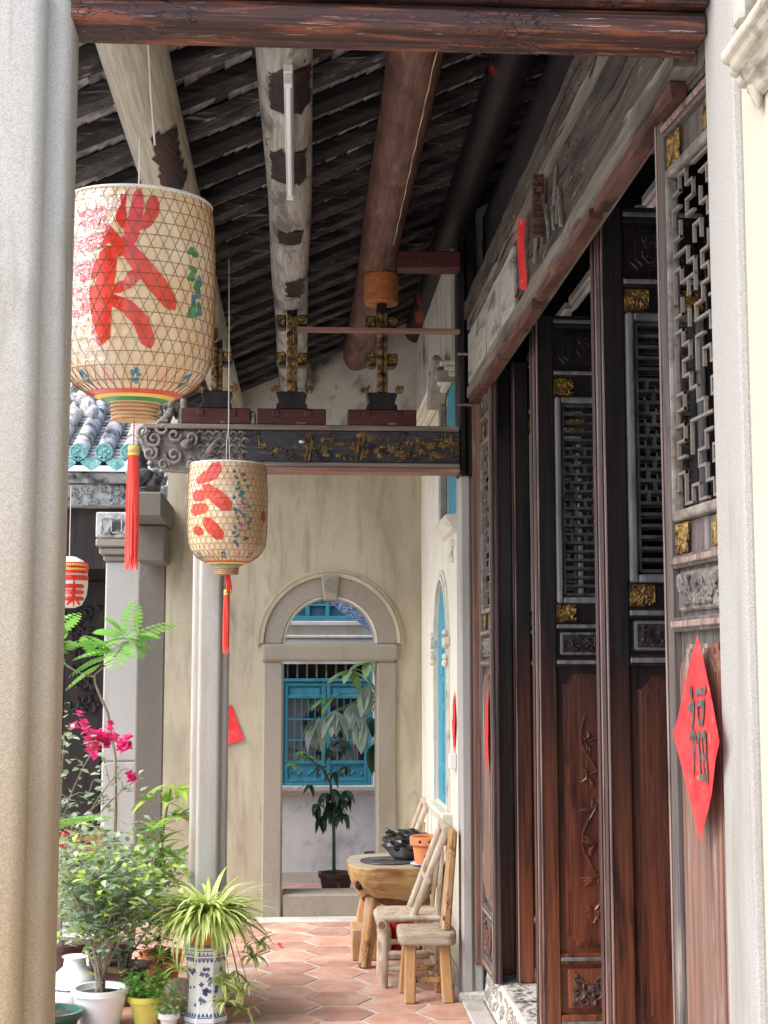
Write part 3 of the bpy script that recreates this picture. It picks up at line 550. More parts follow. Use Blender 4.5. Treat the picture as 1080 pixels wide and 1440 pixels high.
for x, y, z, tw, dz in cand[300:]:
    mt = Matrix.Translation((x, y, z + dz)) @ Matrix.Rotation(tw, 4, 'Z') @ Matrix.Rotation(-CA, 4, 'Y'); mb.add([mt @ v for v in tv], tf)
mb.build('far_tiles', 'roof_tile', rf, kind='stuff', fix=False)
MB().add([(x, y, roofz(x) + dz) for x in (-1.0, 4.7) for y in (3.42, 11.3) for dz in (.118, .22)],
         [(0, 1, 3, 2), (4, 6, 7, 5), (0, 4, 5, 1), (2, 3, 7, 6), (0, 2, 6, 4), (1, 5, 7, 3)]).build('roof_deck', 'roof_deck', rf)

def log(name, label, mat, x, z, r, y0, y1, seed, group='round purlin logs under the roof'):
    n, k = 28, 40; vs = []
    t = thing(name, label, 'purlin', (x, (y0 + y1) / 2, z - r), group)
    for i in range(k + 1):
        y = y0 + (y1 - y0) * i / k
        for j in range(n):
            q = 2 * math.pi * j / n; d = 1 + .05 * noise.noise(Vector((math.cos(q) * 1.5, y * .8, math.sin(q) * 1.5 + seed)))
            bx = .012 * noise.noise(Vector((seed, y * .5, 1)))
            vs.append((x + bx + r * d * math.cos(q), y, z + r * d * math.sin(q)))
    fs = [(i * n + j, i * n + (j + 1) % n, (i + 1) * n + (j + 1) % n, (i + 1) * n + j) for i in range(k) for j in range(n)] + [tuple(range(n)), tuple(k * n + j for j in range(n))[::-1]]
    MB().add(vs, fs).build('trunk', mat, t, smooth=50)
    return t
def peel(parent, x, z, r, y0, y1, a0, a1, seed, mat='peel'):
    g = random.Random(seed); n = 16; mb = MB(); vs = []
    lo = [a0 + g.uniform(-5, 8) for _ in range(n + 1)]; hi = [a1 + g.uniform(-8, 5) for _ in range(n + 1)]
    lo[0] = (a0 * 2 + a1) / 3; lo[-1] = a0 * .4 + a1 * .6; hi[0] = a0 * .4 + a1 * .6; hi[-1] = (a0 + a1 * 2) / 3 + 8
    for i in range(n + 1):
        y = y0 + (y1 - y0) * i / n + g.uniform(-.015, .015)
        for j in range(6):
            q = R(lo[i] + (hi[i] - lo[i]) * j / 5); d = r * 1.035 + .001
            vs.append((x + d * math.cos(q), y + (g.uniform(-.05, .05) if i in (0, n) else g.uniform(-.012, .012)), z + d * math.sin(q)))
    mb.add(vs, [(i * 6 + j, i * 6 + j + 1, i * 6 + 7 + j, i * 6 + 6 + j) for i in range(n) for j in range(5)])
    mb.build('peeled_patch', mat, parent)
pa = log('purlin_log', 'pale beige purlin log with a ragged dark hole, above the big lantern', 'log_pale', -.555, 3.93, .112, 3.62, 11.2, 1)
peel(pa, -.555, 3.93, .112, 5.0, 5.62, 268, 325, 5); peel(pa, -.555, 3.93, .112, 8.0, 8.3, 240, 310, 6)
pb = log('purlin_log', 'whitish grey purlin log with peeled patches and a tube lamp fixed below', 'log_grey', -.062, 4.145, .106, 3.62, 11.2, 2)
for y0, y1, a0, a1, s in ((4.95, 5.35, 238, 330, 7), (5.75, 6.15, 230, 318, 8), (6.85, 7.05, 240, 310, 9), (7.75, 8.1, 255, 315, 10)): peel(pb, -.062, 4.145, .106, y0, y1, a0, a1, s)
pc = log('purlin_log', 'smooth reddish brown purlin log with a long thin crack', 'log_red', .462, 4.385, .115, 3.62, 11.2, 3)
mb = MB(); mb.tube([(.462 + .117 * math.cos(R(300 + 1.2 * math.sin(i * 1.7))), 5.2 + i * .09, 4.385 + .117 * math.sin(R(300 + 1.2 * math.sin(i * 1.7)))) for i in range(30)], [.0012 + .0022 * abs(math.sin(i * .9)) for i in range(30)], 4); mb.build('crack', 'log_end', pc)
pd = log('purlin_log', 'black sooted purlin log with red worn spots, above the grey lintel', 'log_dark', .93, 4.60, .095, 3.62, 11.2, 4)
# tube lamp under the grey log
tl = thing('tube_lamp', 'white fluorescent tube lamp, unlit, fixed under the whitish log', 'lamp', (-.045, 5.5, 4.0))
MB().box(-.068, -.034, 4.88, 6.17, 4.012, 4.045).build('batten', 'white_plastic', tl, bevel=.004)
MB().tube([(-.051, 4.93, 3.992), (-.051, 6.13, 3.992)], .013, 12).build('tube', 'tube_glass', tl, smooth=50)
for y in (4.89, 6.125): MB().box(-.066, -.036, y, y + .035, 3.972, 4.0115).build('socket', 'white_plastic', tl, bevel=.003)
# white battens in the hall behind the lintel
for k, (y0, y1, lb) in enumerate(((3.9, 5.6, 'long white lamp batten behind the lintel, nearest the lattice panel'), (5.7, 7.2, 'white lamp batten behind the lintel between the middle door leaves'), (7.3, 8.6, 'farthest white lamp batten behind the lintel'))):
    t = thing('batten_lamp', lb, 'lamp', (1.42, (y0 + y1) / 2, 3.75), 'white battens inside the hall')
    MB().box(1.395, 1.45, y0, y1, 3.79, 3.83).build('batten', 'white_plastic', t, bevel=.004)
    MB().tube([(1.42, y0 + .04, 3.771), (1.42, y1 - .04, 3.771)], .018, 10).build('tube', 'tube_glass', t, smooth=50)

# ------------------------------------------------------------------ hall behind the doors (dark)
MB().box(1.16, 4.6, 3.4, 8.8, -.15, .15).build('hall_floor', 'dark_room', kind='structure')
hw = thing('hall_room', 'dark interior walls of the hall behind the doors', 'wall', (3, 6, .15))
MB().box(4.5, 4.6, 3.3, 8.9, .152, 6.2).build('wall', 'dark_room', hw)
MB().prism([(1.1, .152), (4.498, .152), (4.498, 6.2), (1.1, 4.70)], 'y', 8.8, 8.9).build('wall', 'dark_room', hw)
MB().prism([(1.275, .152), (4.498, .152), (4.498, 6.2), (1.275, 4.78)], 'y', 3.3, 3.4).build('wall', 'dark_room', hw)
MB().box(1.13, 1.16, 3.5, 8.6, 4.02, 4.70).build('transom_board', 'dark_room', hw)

# ------------------------------------------------------------------ carved beam with dragon head end
cb = thing('carved_beam', 'carved tie beam with gold painted scene and grey dragon scroll at its end', 'beam', (.05, 8.42, 3.06))
MB().box(-.325, .952, 8.36, 8.48, 3.115, 3.305).build('painted_board', 'painted_board', cb, bevel=.004)
MB().box(-.93, .95, 8.345, 8.495, 3.308, 3.338).build('top_rail', 'wood_grey', cb, bevel=.006)
MB().box(-.62, .952, 8.335, 8.495, 3.085, 3.112).build('grey_bead', 'wood_grey', cb, bevel=.006)
MB().box(-.40, .952, 8.33, 8.50, 3.058, 3.083).build('red_bead', 'tie_wood', cb, bevel=.006)
mb = MB(); g = random.Random(12)
P = lambda u, v, h: (u, 8.36 - h, v)
for k in range(90):                                        # gold trees, figures, pavilions and rocks in low relief
    u = -.25 + 1.16 * (1 - g.random() ** 1.5); v = g.uniform(3.13, 3.26)
    q = g.random()
    if q < .10: mb.box(u, u + g.uniform(.005, .012), 8.352, 8.361, v, min(v + g.uniform(.03, .09), 3.30)); mb.box(u - .02, u + .03, 8.354, 8.361, v, v + .006)
    elif q < .7: mb.ball(P(u, v, 0), (g.uniform(.008, .028), .005, g.uniform(.006, .018)), 8, 5, .4, seed=k)
    else: mb.tube([P(u + t * g.uniform(.02, .07), v + t * g.uniform(.0, .06) + .01 * math.sin(7 * t), .003) for t in (0, .3, .6, 1)], [.006, .005, .004, .002], 4)
mb.build('gold_scene', 'gold_worn', cb, kind='stuff')
mb = MB()
for u in (.03, .05, .33, .36): mb.tube([P(u, 3.12, .003), P(u + .015, 3.2, .004), P(u - .005 + .03 * (u > .2), 3.26, .004), P(u + .04, 3.30, .003)], [.008, .007, .006, .003], 5)
for u, v in ((.36, 3.285), (.40, 3.27), (.66, 3.24), (.72, 3.2), (.55, 3.2), (.60, 3.17), (.78, 3.22)): mb.ball(P(u, v, 0), (.035, .007, .022), 9, 6, .5, seed=u * 30)
mb.build('gold_figures', 'gold_worn', cb, kind='stuff')
MB().ball((0.01, 8.345, 3.235), (.018, .018, .011), 10, 7).build('peg', 'white_plastic', cb, smooth=60)
dr = MB().prism([(-.325, 3.10), (-.325, 3.307), (-.93, 3.307), (-.95, 3.24), (-.92, 3.16), (-.84, 3.11), (-.78, 3.06), (-.62, 3.05), (-.55, 3.10)], 'y', 8.375, 8.47).build('dragon_scroll', 'carve_grey', cb, bevel=.012)
mb = MB()
PD = lambda u, v, h: (u, 8.372 - h, v)
for cx, cz, r, tn, a0, fl in ((-.86, 3.245, .055, 1.5, 2, 1), (-.74, 3.27, .04, 1.3, 0, -1), (-.88, 3.16, .045, 1.4, 1, -1), (-.74, 3.15, .055, 1.5, 3, 1), (-.64, 3.10, .04, 1.3, 2, -1), (-.80, 3.09, .035, 1.3, 0, 1), (-.64, 3.25, .045, 1.3, 4, 1), (-.81, 3.31, .05, 1.3, 1, 1), (-.92, 3.29, .04, 1.2, 5, -1)):
    ps = spiral(cx, cz, r, tn, a0, 18, fl); mb.tube([PD(a, b, .012 + .012 * i / 18) for i, (a, b) in enumerate(ps)], [.013 * (1 - .4 * i / 18) for i in range(19)], 7)
mb.ball(PD(-.665, 3.215, .015), (.04, .03, .03), 10, 7, .2); mb.ball(PD(-.66, 3.22, .045), .010, 8, 6)
for row in range(5):
    for c in range(6):
        x = -.585 + c * .048 + (row % 2) * .024; z = 3.125 + row * .04
        mb.tube([PD(x - .03, z - .012, .004), PD(x - .008, z + .012, .012), PD(x + .012, z + .006, .012), PD(x + .03, z - .01, .004)], [.004, .009, .009, .004], 5)
for k in range(7): mb.tube([PD(-.62 + k * .012, 3.06 + k * .02, .01), PD(-.56 + k * .01, 3.10 + k * .022, .018), PD(-.50 + k * .004, 3.115 + k * .024, .01)], [.011, .009, .004], 5)
mb.build('dragon_relief', 'carve_grey', dr, smooth=60)
ca = MB()
for k in range(16): ca.ball((-.80 + rg.uniform(-.08, .08), 8.42 + rg.uniform(-.03, .03), 3.345 + rg.random() * .12), rg.uniform(.018, .035), 8, 6, .5, seed=k)
ca.tube([(-.70, 8.42, 3.33), (-.69, 8.42, 3.42), (-.695, 8.42, 3.50)], [.03, .035, .02], 8)
ca.build('carved_crest', 'carve_grey', cb, smooth=60)

# ------------------------------------------------------------------ bracket stacks carrying the purlins
def bracket(label, x, ztop, extra=False):
    t = thing('bracket_stack', label, 'bracket', (x, 8.42, 3.338), 'bracket stacks on the carved beam')
    b = MB().box(x - .205, x + .205, 8.35, 8.49, 3.34, 3.435).build('base_block', 'red_block', t, bevel=.006)
    for d in (-.09, .10): MB().box(x + d - .022, x + d + .022, 8.342, 8.352, 3.385, 3.425).build('knob', 'red_block', b, bevel=.006)
    MB().box(x + .03, x + .09, 8.344, 8.351, 3.343, 3.355).build('gold_flake', 'gold_worn', b, bevel=.003)
    MB().prism([(x - .092, 3.437), (x + .092, 3.437), (x + .092, 3.462), (x + .075, 3.475), (x + .095, 3.54), (x - .095, 3.54), (x - .075, 3.475), (x - .092, 3.462)], 'y', 8.36, 8.48).build('seat_block', 'black_wood', t, bevel=.004)
    for s in (-1, 1):
        mb = carve(MB(), x + s * .10 - .022, x + s * .10 + .022, 3.53, 3.575, lambda u, v, h: (u, 8.352 - h, v), int(x * 50) + s, 7, .009); mb.box(x + s * .1 - .02, x + s * .1 + .02, 8.35, 8.37, 3.535, 3.57); mb.build('gold_corner', 'gold_worn', t, smooth=60)
    mb = MB(); n = 9
    for i in range(n):
        z = 3.545 + i * (ztop - 3.545) / n; mb.box(x - .028, x + .005, 8.355, 8.45, z, z + (ztop - 3.545) / n - .004)
        mb.ball((x - .012, 8.352, z + .03), (.022, .014, .024), 8, 6, .5, seed=i)
        mb.box(x + .009, x + .034, 8.36, 8.45, z, z + (ztop - 3.545) / n - .002)
    mb.build('carved_post', 'gold_worn', t, bevel=.004)
    for z in (3.70, 3.93):
        for s in (-1, 1):
            k = MB().prism([(x + s * .036, z + .08), (x + s * .095, z + .08), (x + s * .095, z + .02), (x + s * .075, z), (x + s * .036, z)], 'y', 8.37, 8.47).build('side_block', 'black_wood', t, bevel=.006)
            carve(MB().box(x + s * .066 - .022, x + s * .066 + .022, 8.362, 8.371, z + .022, z + .07), x + s * .066 - .024, x + s * .066 + .024, z + .02, z + .072, lambda u, v, h: (u, 8.362 - h, v), int(z * 100) + s, 5, .007).build('gold_face', 'gold', k, smooth=60)
    MB().box(x - .03, x + .03, 8.37, 8.47, ztop, ztop + .06).build('cap_block', 'peel', t, bevel=.006)
    return t
bracket('gilded bracket stack partly hidden behind the big lantern', -.50, 3.80)
bracket('gilded black bracket stack under the whitish grey log', -.052, 4.0)
bracket('gilded black bracket stack under the orange log collar', .487, 4.03)
mb = MB(); mb.prism([(.485 + .104 * math.cos(R(a)), 8.42 + .095 * math.sin(R(a)) * (1.1 if a > 180 else .9)) for a in range(0, 360, 15)], 'z', 4.092, 4.275); mb.build('log_collar', 'new_wood', smooth=40, bevel=.006, label='bright orange new wood collar block under the reddish log', cat='wood block')
MB().box(-.02, .952, 8.30, 8.345, 3.895, 3.922).build('tie_rod', 'tie_wood', bevel=.004, label='thin horizontal wooden rod crossing in front of the gilded brackets', cat='rod')
MB().box(.57, .948, 8.2, 8.33, 4.26, 4.37).build('short_beam', 'red_block', bevel=.008, label='short brown wooden beam between the reddish log and the dark post', cat='beam')
MB().box(-.30, -.265, 8.36, 8.49, 3.34, 3.42).build('stone_block', 'eave_stone', bevel=.01, label='small grey stone block between the bracket bases on the beam', cat='block')

# ------------------------------------------------------------------ carved door leaves
def notched(x0, x1, z0, z1, c=.03):
    p = []
    for (cx, cz, a0) in ((x1 - c, z1, 0), (x0, z1 - c, 0), (x0 + c, z0, 0), (x1, z0 + c, 0)): pass
    k = c / 3
    return [(x0 + c, z0), (x1 - c, z0), (x1 - c, z0 + k), (x1 - k, z0 + c), (x1, z0 + c), (x1, z1 - c), (x1 - k, z1 - c), (x1 - c, z1 - k), (x1 - c, z1), (x0 + c, z1), (x0 + c, z1 - k), (x0 + k, z1 - c), (x0, z1 - c), (x0, z0 + c), (x0 + k, z0 + c), (x0 + c, z0 + k)]
def maze(nx, nz, seed):
    g = random.Random(seed); free = {(i, j) for i in range(nx + 1) for j in range(nz + 1)}; segs = []
    order = sorted(free, key=lambda p: (p[1] * 3 + g.random() * 9))
    for st in order:
        if st not in free: continue
        p = st; free.discard(p); last = None
        for _ in range(9):
            op = [d for d in ((1, 0), (-1, 0), (0, 1), (0, -1)) if (p[0] + d[0], p[1] + d[1]) in free]
            if not op: break
            turn = [d for d in op if last and d != last]
            d = g.choice(turn) if turn and g.random() < .6 else g.choice(op)
            q = (p[0] + d[0], p[1] + d[1]); segs.append((p, q)); free.discard(q); p = q; last = d
    for j in range(1, nz, 2):
        segs.append(((0, j), (-.6, j))) if j % 4 == 1 else segs.append(((nx, j), (nx + .6, j)))
    for j in range(2, nz, 3): i = g.randrange(nx); segs.append(((i, j), (i + 1, j)))
    # merge straight runs
    segs = [tuple(sorted(s)) for s in segs]; out = []; used = set()
    ss = set(segs)
    for s in sorted(ss):
        if s in used: continue
        (a, b), (c, d) = s; dx, dz = c - a, d - b; used.add(s)
        while ((c, d), (c + dx, d + dz)) in ss and ((c, d), (c + dx, d + dz)) not in used:
            used.add(((c, d), (c + dx, d + dz))); c, d = c + dx, d + dz
        out.append(((a, b), (c, d)))
    return out
W = .49
unit = {}
def door_leaf(label, seed, style='dark', group='carved door leaves of the hall', name='door_leaf', panel_relief=False):
    t = thing(name, label, 'door', (0, 0, 0), group)
    wd, fr, la, cv = dict(dark=('door_dark', 'door_frame_grey', 'lattice_dark', 'carve_black'), worn=('door_stile_worn', 'lattice_grey', 'lattice_grey', 'carve_grey'))[style]
    a = .088 if style == 'dark' else .052
    b = W - a; sm = wd if style == 'dark' else 'door_stile_worn'
    for x0, x1, sg in ((0, a, 1), (b, W, -1)):
        st = MB().box(x0 + .002, x1, -.024, .024, 0, 3.44).build('stile', sm, t, bevel=.005)
        e = x0 if sg == 1 else x1
        mb = MB()
        for d in (-.010, .012): mb.box(min(e - sg * .004, e + sg * .001), max(e - sg * .004, e + sg * .001), d - .007, d + .007, .004, 3.436)
        mb.build('edge_bead', 'door_side', st, bevel=.003)
        MB().box(min(e + sg * .0025, e + sg * .011), max(e + sg * .0025, e + sg * .011), -.029, -.0242, .004, 3.436).build('edge_bead', 'door_edge', st, bevel=.002)
    for z0, z1 in ((0, .08), (.31, .36), (1.71, 1.75), (1.885, 1.92), (3.13, 3.17), (3.38, 3.44)):
        r = MB().box(a + .001, b - .001, -.022, .022, z0, z1).build('rail', wd, t, bevel=.004)
        MB().box(a + .002, b - .002, -.031, -.0222, (z0 + z1) / 2 - .009, (z0 + z1) / 2 + .009).build('bead', 'door_edge' if style == 'worn' else 'door_frame_grey', r, bevel=.003)
    MB().box(a + .001, b - .001, .002, .012, .08, 2.01).build('backing', wd, t)
    MB().box(a + .001, b - .001, .002, .012, 3.035, 3.38).build('backing', wd, t)
    pt = lambda u, v, h: (u, -.004 - h, v)
    # top panel
    p = MB().prism(notched(a + .025, b - .025, 3.195, 3.36, .03), 'y', -.010, .0015).build('top_panel', wd, t, bevel=.004)
    MB().prism(notched(a + .05, b - .05, 3.21, 3.345, .022), 'y', -.016, -.0102).build('raised_field', wd, p, bevel=.003)
    carve(MB(), a + .08, b - .08, 3.225, 3.33, lambda u, v, h: (u, -.015 - h, v), seed, 12, .006).build('carving', cv, p, smooth=60, kind='stuff')
    # gilded corner pieces above and below the lattice
    for z0, z1 in ((3.038, 3.125), (1.925, 2.01)):
        for s in (-1, 1):
            u0, u1 = (a + .006, a + .10) if s < 0 else (b - .10, b - .006)
            c = carve(MB(), u0, u1, z0 + .004, z1 - .004, lambda u, v, h: (u, -.006 - h, v), seed + 3 + s, 60, .0042)
            c = c.build('gilded_corner', 'gold', t, smooth=60, kind='stuff')
            MB().prism([(u0, z0), (u1 if s > 0 else u1 - .02, z0), (u1, z1), (u0 if s < 0 else u0 + .02, z1)], 'y', -.006, .001).build('corner_backing', 'gold_worn', c)
    # lattice window
    f = MB(); fw, fd = (.036, -.033) if style == 'dark' else (.022, -.022)
    for x0, x1, z0, z1 in ((a + .006, a + fw, 2.015, 3.03), (b - fw, b - .006, 2.015, 3.03), (a + fw + .0005, b - fw - .0005, 2.015, 2.045), (a + fw + .0005, b - fw - .0005, 3.0, 3.03)): f.box(x0, x1, fd, .016, z0, z1)
    f = f.build('lattice_frame', fr, t, bevel=.009, seg=2)
    lx0, lx1, lz0, lz1 = a + fw + .012, b - fw - .012, 2.058, 2.988
    if style == 'worn':
        nx, nz = 6, 21; dx, dz = (lx1 - lx0) / nx, (lz1 - lz0) / nz
        if 'u' not in unit:
            unit['u'] = MB().box(-.5, .5, -.5, .5, -.5, .5).mesh('lattice_bar', 'lattice_grey')
        for (p0, p1) in maze(nx, nz, seed):
            x0, x1 = lx0 + p0[0] * dx, lx0 + p1[0] * dx; z0, z1 = lz0 + p0[1] * dz, lz0 + p1[1] * dz
            hz = abs(x1 - x0) > 1e-6
            o = inst('lattice_bar', unit['u'], f, ((x0 + x1) / 2, -.004 if hz else -.0045, (z0 + z1) / 2), (0, 0, 0), (abs(x1 - x0) + .007, .011, .008) if hz else (.007, .0095, abs(z1 - z0) + .0078))
    else:
        mb = MB(); nr = 22; dz = (lz1 - lz0) / nr; bw = .006
        for j in range(nr + 1): mb.box(lx0, lx1, -.012, .010, lz0 + j * dz - bw, lz0 + j * dz + bw)
        for x in (lx0, lx1): mb.box(x - bw, x + bw, -.0125, .0105, lz0, lz1)
        for j in range(nr):
            if 5 < j < 17:
                for s in ((.3, .7) if j % 2 else (.18, .5, .82)): mb.box(lx0 + (lx1 - lx0) * s - bw, lx0 + (lx1 - lx0) * s + bw, -.0115, .0095, lz0 + j * dz + bw, lz0 + (j + 1) * dz - bw)
        for x in (lx0 + .0, lx1): mb.box(min(x, a + .03) if x == lx0 else x, x if x == lx0 else b - .03, -.01, .008, 2.3, 2.306)
        mb.build('lattice', la, f)
    # carved belt panel
    p = MB().box(a + .02, b - .02, -.012, .0015, 1.765, 1.875).build('belt_panel', fr, t, bevel=.006)
    carve(MB().box(a + .032, b - .032, -.0135, -.0122, 1.777, 1.863), a + .038, b - .038, 1.783, 1.857, lambda u, v, h: (u, -.0135 - h, v), seed + 11, 46, .0062).build('carving', cv if style == 'dark' else 'carve_grey', p, smooth=60, kind='stuff')
    # long panel with stepped frame
    p = MB()
    for i in range(4): p.prism(notched(a + .03 + i * .012, b - .03 - i * .012, .395 + i * .012, 1.675 - i * .012, .05), 'y', -(.012, .020, .024, .017)[i], .0018)
    p = p.build('long_panel', 'door_field' if style == 'dark' else 'door_weathered', t)
    if panel_relief:
        mb = MB(); g = random.Random(seed); u = a + .16
        for k in range(6):
            z = .50 + k * .16; mb.tube([(u + .05 * math.sin(k * 2 + s * 2), -.026, z + .17 * s) for s in (0, .3, .6, 1)], .0055, 5)
            for q in range(5): an = g.random() * 6.28; mb.tube([(u + .03 * math.sin(k), -.023, z + .05), (u + .03 * math.cos(an), -.03, z + .05 + .03 * math.sin(an)), (u + .06 * math.cos(an), -.024, z + .05 + .06 * math.sin(an))], [.004, .009, .002], 5)
        mb.build('carving', 'door_field', p, smooth=60, kind='stuff')
    p = MB().box(a + .035, b - .035, -.018, .0015, .105, .29).build('foot_panel', wd, t, bevel=.007)
    carve(MB(), a + .06, b - .06, .125, .27, lambda u, v, h: (u, -.018 - h, v), seed + 21, 30, .009).build('carving', 'carve_brown', p, smooth=60, kind='stuff')
    return t
def place(o, x, y, z, rz): o.location = (x, y, z); o.rotation_euler = (0, 0, R(rz)); return o
proto = door_leaf('dark carved door leaf with open lattice, nearest of the folded leaves', 5, 'dark')
LZ = .2
def dup(label, x, y, rz=0):
    c = copy_tree(proto); c['label'] = label; return place(c, x, y, LZ, rz)
l2 = place(door_leaf('dark carved door leaf in the middle, with vine carving on its long panel', 9, 'dark', panel_relief=True), 1.155, 6.86, LZ, 1.5)
place(proto, 1.122, 5.19, LZ, 1)
dup('thin edge of the leaf folded behind the nearest dark door leaf', 1.115, 5.27, 2)
dup('thin edge of the leaf folded behind the middle dark door leaf', 1.152, 6.95, 3)
dup('farthest facing dark door leaf, just left of the middle leaf', 1.203, 7.93, 1)
dup('dark reddish leaf edge beside the far lattice panel', 1.135, 8.14, -3)
nl = place(door_leaf('weathered lattice door panel with red paper diamond beside the granite pillar', 31, 'worn', 'lattice panels fixed at the doorway ends', 'lattice_panel'), 1.054, 3.955, LZ + .09, -85.5)
fl = place(door_leaf('far weathered lattice panel seen edge on beside the far pilaster', 44, 'worn', 'lattice panels fixed at the doorway ends', 'lattice_panel'), 1.09, 8.37, LZ, -90)
MB().box(1.03, 1.13, 8.385, 8.417, .2, 3.52).build('door_post', 'door_weathered', label='narrow dark door post against the far pilaster', cat='post', bevel=.005)
# carved white sill
ds = thing('door_sill', 'white carved stone sill under the far door leaves', 'sill', (1.2, 6.5, 0))
MB().prism([(1.075, 0), (1.46, 0), (1.46, .195), (1.10, .195)], 'y', 3.5, 8.40).build('stone', 'granite_pale', ds, bevel=.01)
mb = MB(); g = random.Random(4)
for k in range(240):
    y = g.uniform(6.6, 8.36); z = g.uniform(.03, .17); mb.obox((1.075 + z * .128 - .002, y, z), (.008, g.uniform(.012, .05), g.uniform(.006, .02)), (g.uniform(-.5, .5), 0, 0))
mb.build('carving', 'stucco_grey', ds, kind='stuff')
mb = MB()
for k in range(120): mb.obox((g.uniform(1.12, 1.24), g.uniform(7.0, 8.3), .196), (g.uniform(.01, .03), g.uniform(.01, .03), .006), (0, 0, g.random() * 3))
mb.build('top_carving', 'stucco_grey', ds, kind='stuff')
MB().box(.945, 1.07, 3.5, 8.36, -.13, .012).build('door_kerb', 'granite', kind='structure', bevel=.008)

# ------------------------------------------------------------------ red papers
FU = [([(.20, .97), (.27, .93), (.33, .86)], (.03, .07, .05)), ([(.08, .74), (.22, .76), (.38, .80), (.30, .64), (.18, .50), (.04, .40)], (.03, .05, .06, .06, .045, .015)), ([(.24, .60), (.245, .3), (.235, .02)], (.05, .055, .02)), ([(.29, .53), (.36, .47), (.42, .40)], (.02, .05, .05)),
      ([(.50, .92), (.72, .93), (.97, .95)], (.045, .03, .05)), ([(.57, .80), (.58, .70), (.60, .60)], (.05, .04, .03)), ([(.57, .80), (.75, .81), (.90, .82), (.88, .70), (.84, .60)], (.04, .03, .055, .045, .03)), ([(.60, .61), (.84, .62)], (.03, .035)),
      ([(.52, .48), (.53, .25), (.55, .02)], (.05, .045, .04)), ([(.52, .48), (.75, .49), (.97, .50), (.95, .25), (.93, 0)], (.045, .03, .06, .05, .04)), ([(.74, .48), (.74, .06)], (.04, .035)), ([(.55, .26), (.93, .27)], (.03, .035)), ([(.55, .05), (.93, .06)], (.035, .04))]
def stroke(mb, pts, ws, fn, m=0, step=.03):
    """brush stroke: a ribbon along pts with widths ws, mapped by fn(u, v)"""
    P2 = [Vector(p) for p in pts]; dn = []
    for i in range(len(P2) - 1):
        n = max(1, int((P2[i + 1] - P2[i]).length / step))
        for k in range(n): t = k / n; dn.append((P2[i].lerp(P2[i + 1], t), ws[i] * (1 - t) + ws[i + 1] * t))
    dn.append((P2[-1], ws[-1])); vs = []
    n = len(dn)
    for i, (p, w) in enumerate(dn):
        d = (dn[min(i + 1, n - 1)][0] - dn[max(i - 1, 0)][0]); d = d.normalized() if d.length > 1e-9 else Vector((1, 0)); q = Vector((-d.y, d.x))
        e = .55 if i in (0, n - 1) else 1
        for s in (-1, -.33, .33, 1): pp = p + q * (w / 2 * s * e) + d * (.0 if abs(s) > .5 else (w * .18 * (1 if i == n - 1 else -1 if i == 0 else 0))); vs.append(fn(pp.x, pp.y))
    mb.add(vs, [(i * 4 + j, i * 4 + j + 1, i * 4 + 5 + j, i * 4 + 4 + j) for i in range(n - 1) for j in range(3)], m)
    return mb
def diamond(label, fn, half_w, half_h, char, curl=.0, ink='ink_grey', cw=None):
    t = thing('paper_diamond', label, 'paper', fn(0, -half_h, 0), 'red paper diamonds')
    mb = MB(); n = 12; vs = []; fs = []
    for i in range(n + 1):
        v = -1 + 2 * i / n; w = 1 - abs(v)
        for j in range(5): u = (-1 + j / 2) * w; vs.append(fn(u * half_w, v * half_h, .004 + curl * u * u * .4 + .003 * math.sin(5 * v + 3 * u)))
    fs = [(i * 5 + j, i * 5 + j + 1, i * 5 + 6 + j, i * 5 + 5 + j) for i in range(n) for j in range(4)]
    mb.add(vs, fs); sheet = mb.build('sheet', 'red_paper', t, smooth=60)
    if char:
        mb = MB(); cw = cw or half_w * .72; ch = half_h * .95
        for ps, ws in FU: stroke(mb, ps, [w * 1.9 for w in ws], lambda u, v: fn((u - .5) * cw, (v - .5) * ch + half_h * .04, .0075 + curl * ((u - .5) * cw / half_w) ** 2 * .4 + .003 * math.sin(5 * (v - .5) * ch / half_h + 3 * (u - .5) * cw / half_w)))
        mb.build('brush_character', ink, sheet, smooth=60)
    return t
# on the near lattice panel (face x = 1.04, looking along +x the local right is -Y)
diamond('large red paper diamond with brush character on the near lattice panel', lambda u, v, h: (1.028 - .02 * max(u, 0) - h, 3.63 - u, 1.725 + v), .225, .26, True, .02, cw=.19)
diamond('curling red paper diamond on the far lattice panel', lambda u, v, h: (1.056 - h * .6, 7.99 - u, 1.55 + v), .09, .24, False, .02)
diamond('red paper diamond on the tan end wall, half hidden by the slender column', lambda u, v, h: (-.60 + u * .9 + v * .42, 11.194 - h, 1.44 + v * .9 - u * .42), .20, .20, False, .03)
diamond('red paper diamond on the cream side wall above the white box', lambda u, v, h: (.961 - h, 8.80 - u, 1.57 + v), .10, .20, False, .01)
wb = thing('switch_box', 'small white box on the cream wall below a red paper', 'box', (.95, 8.78, 1.28))
MB().box(.925, .963, 8.73, 8.84, 1.29, 1.385).build('case', 'white_plastic', wb, bevel=.005)
MB().box(.921, .9245, 8.75, 8.82, 1.31, 1.365).build('cover', 'white_plastic', wb, bevel=.002)

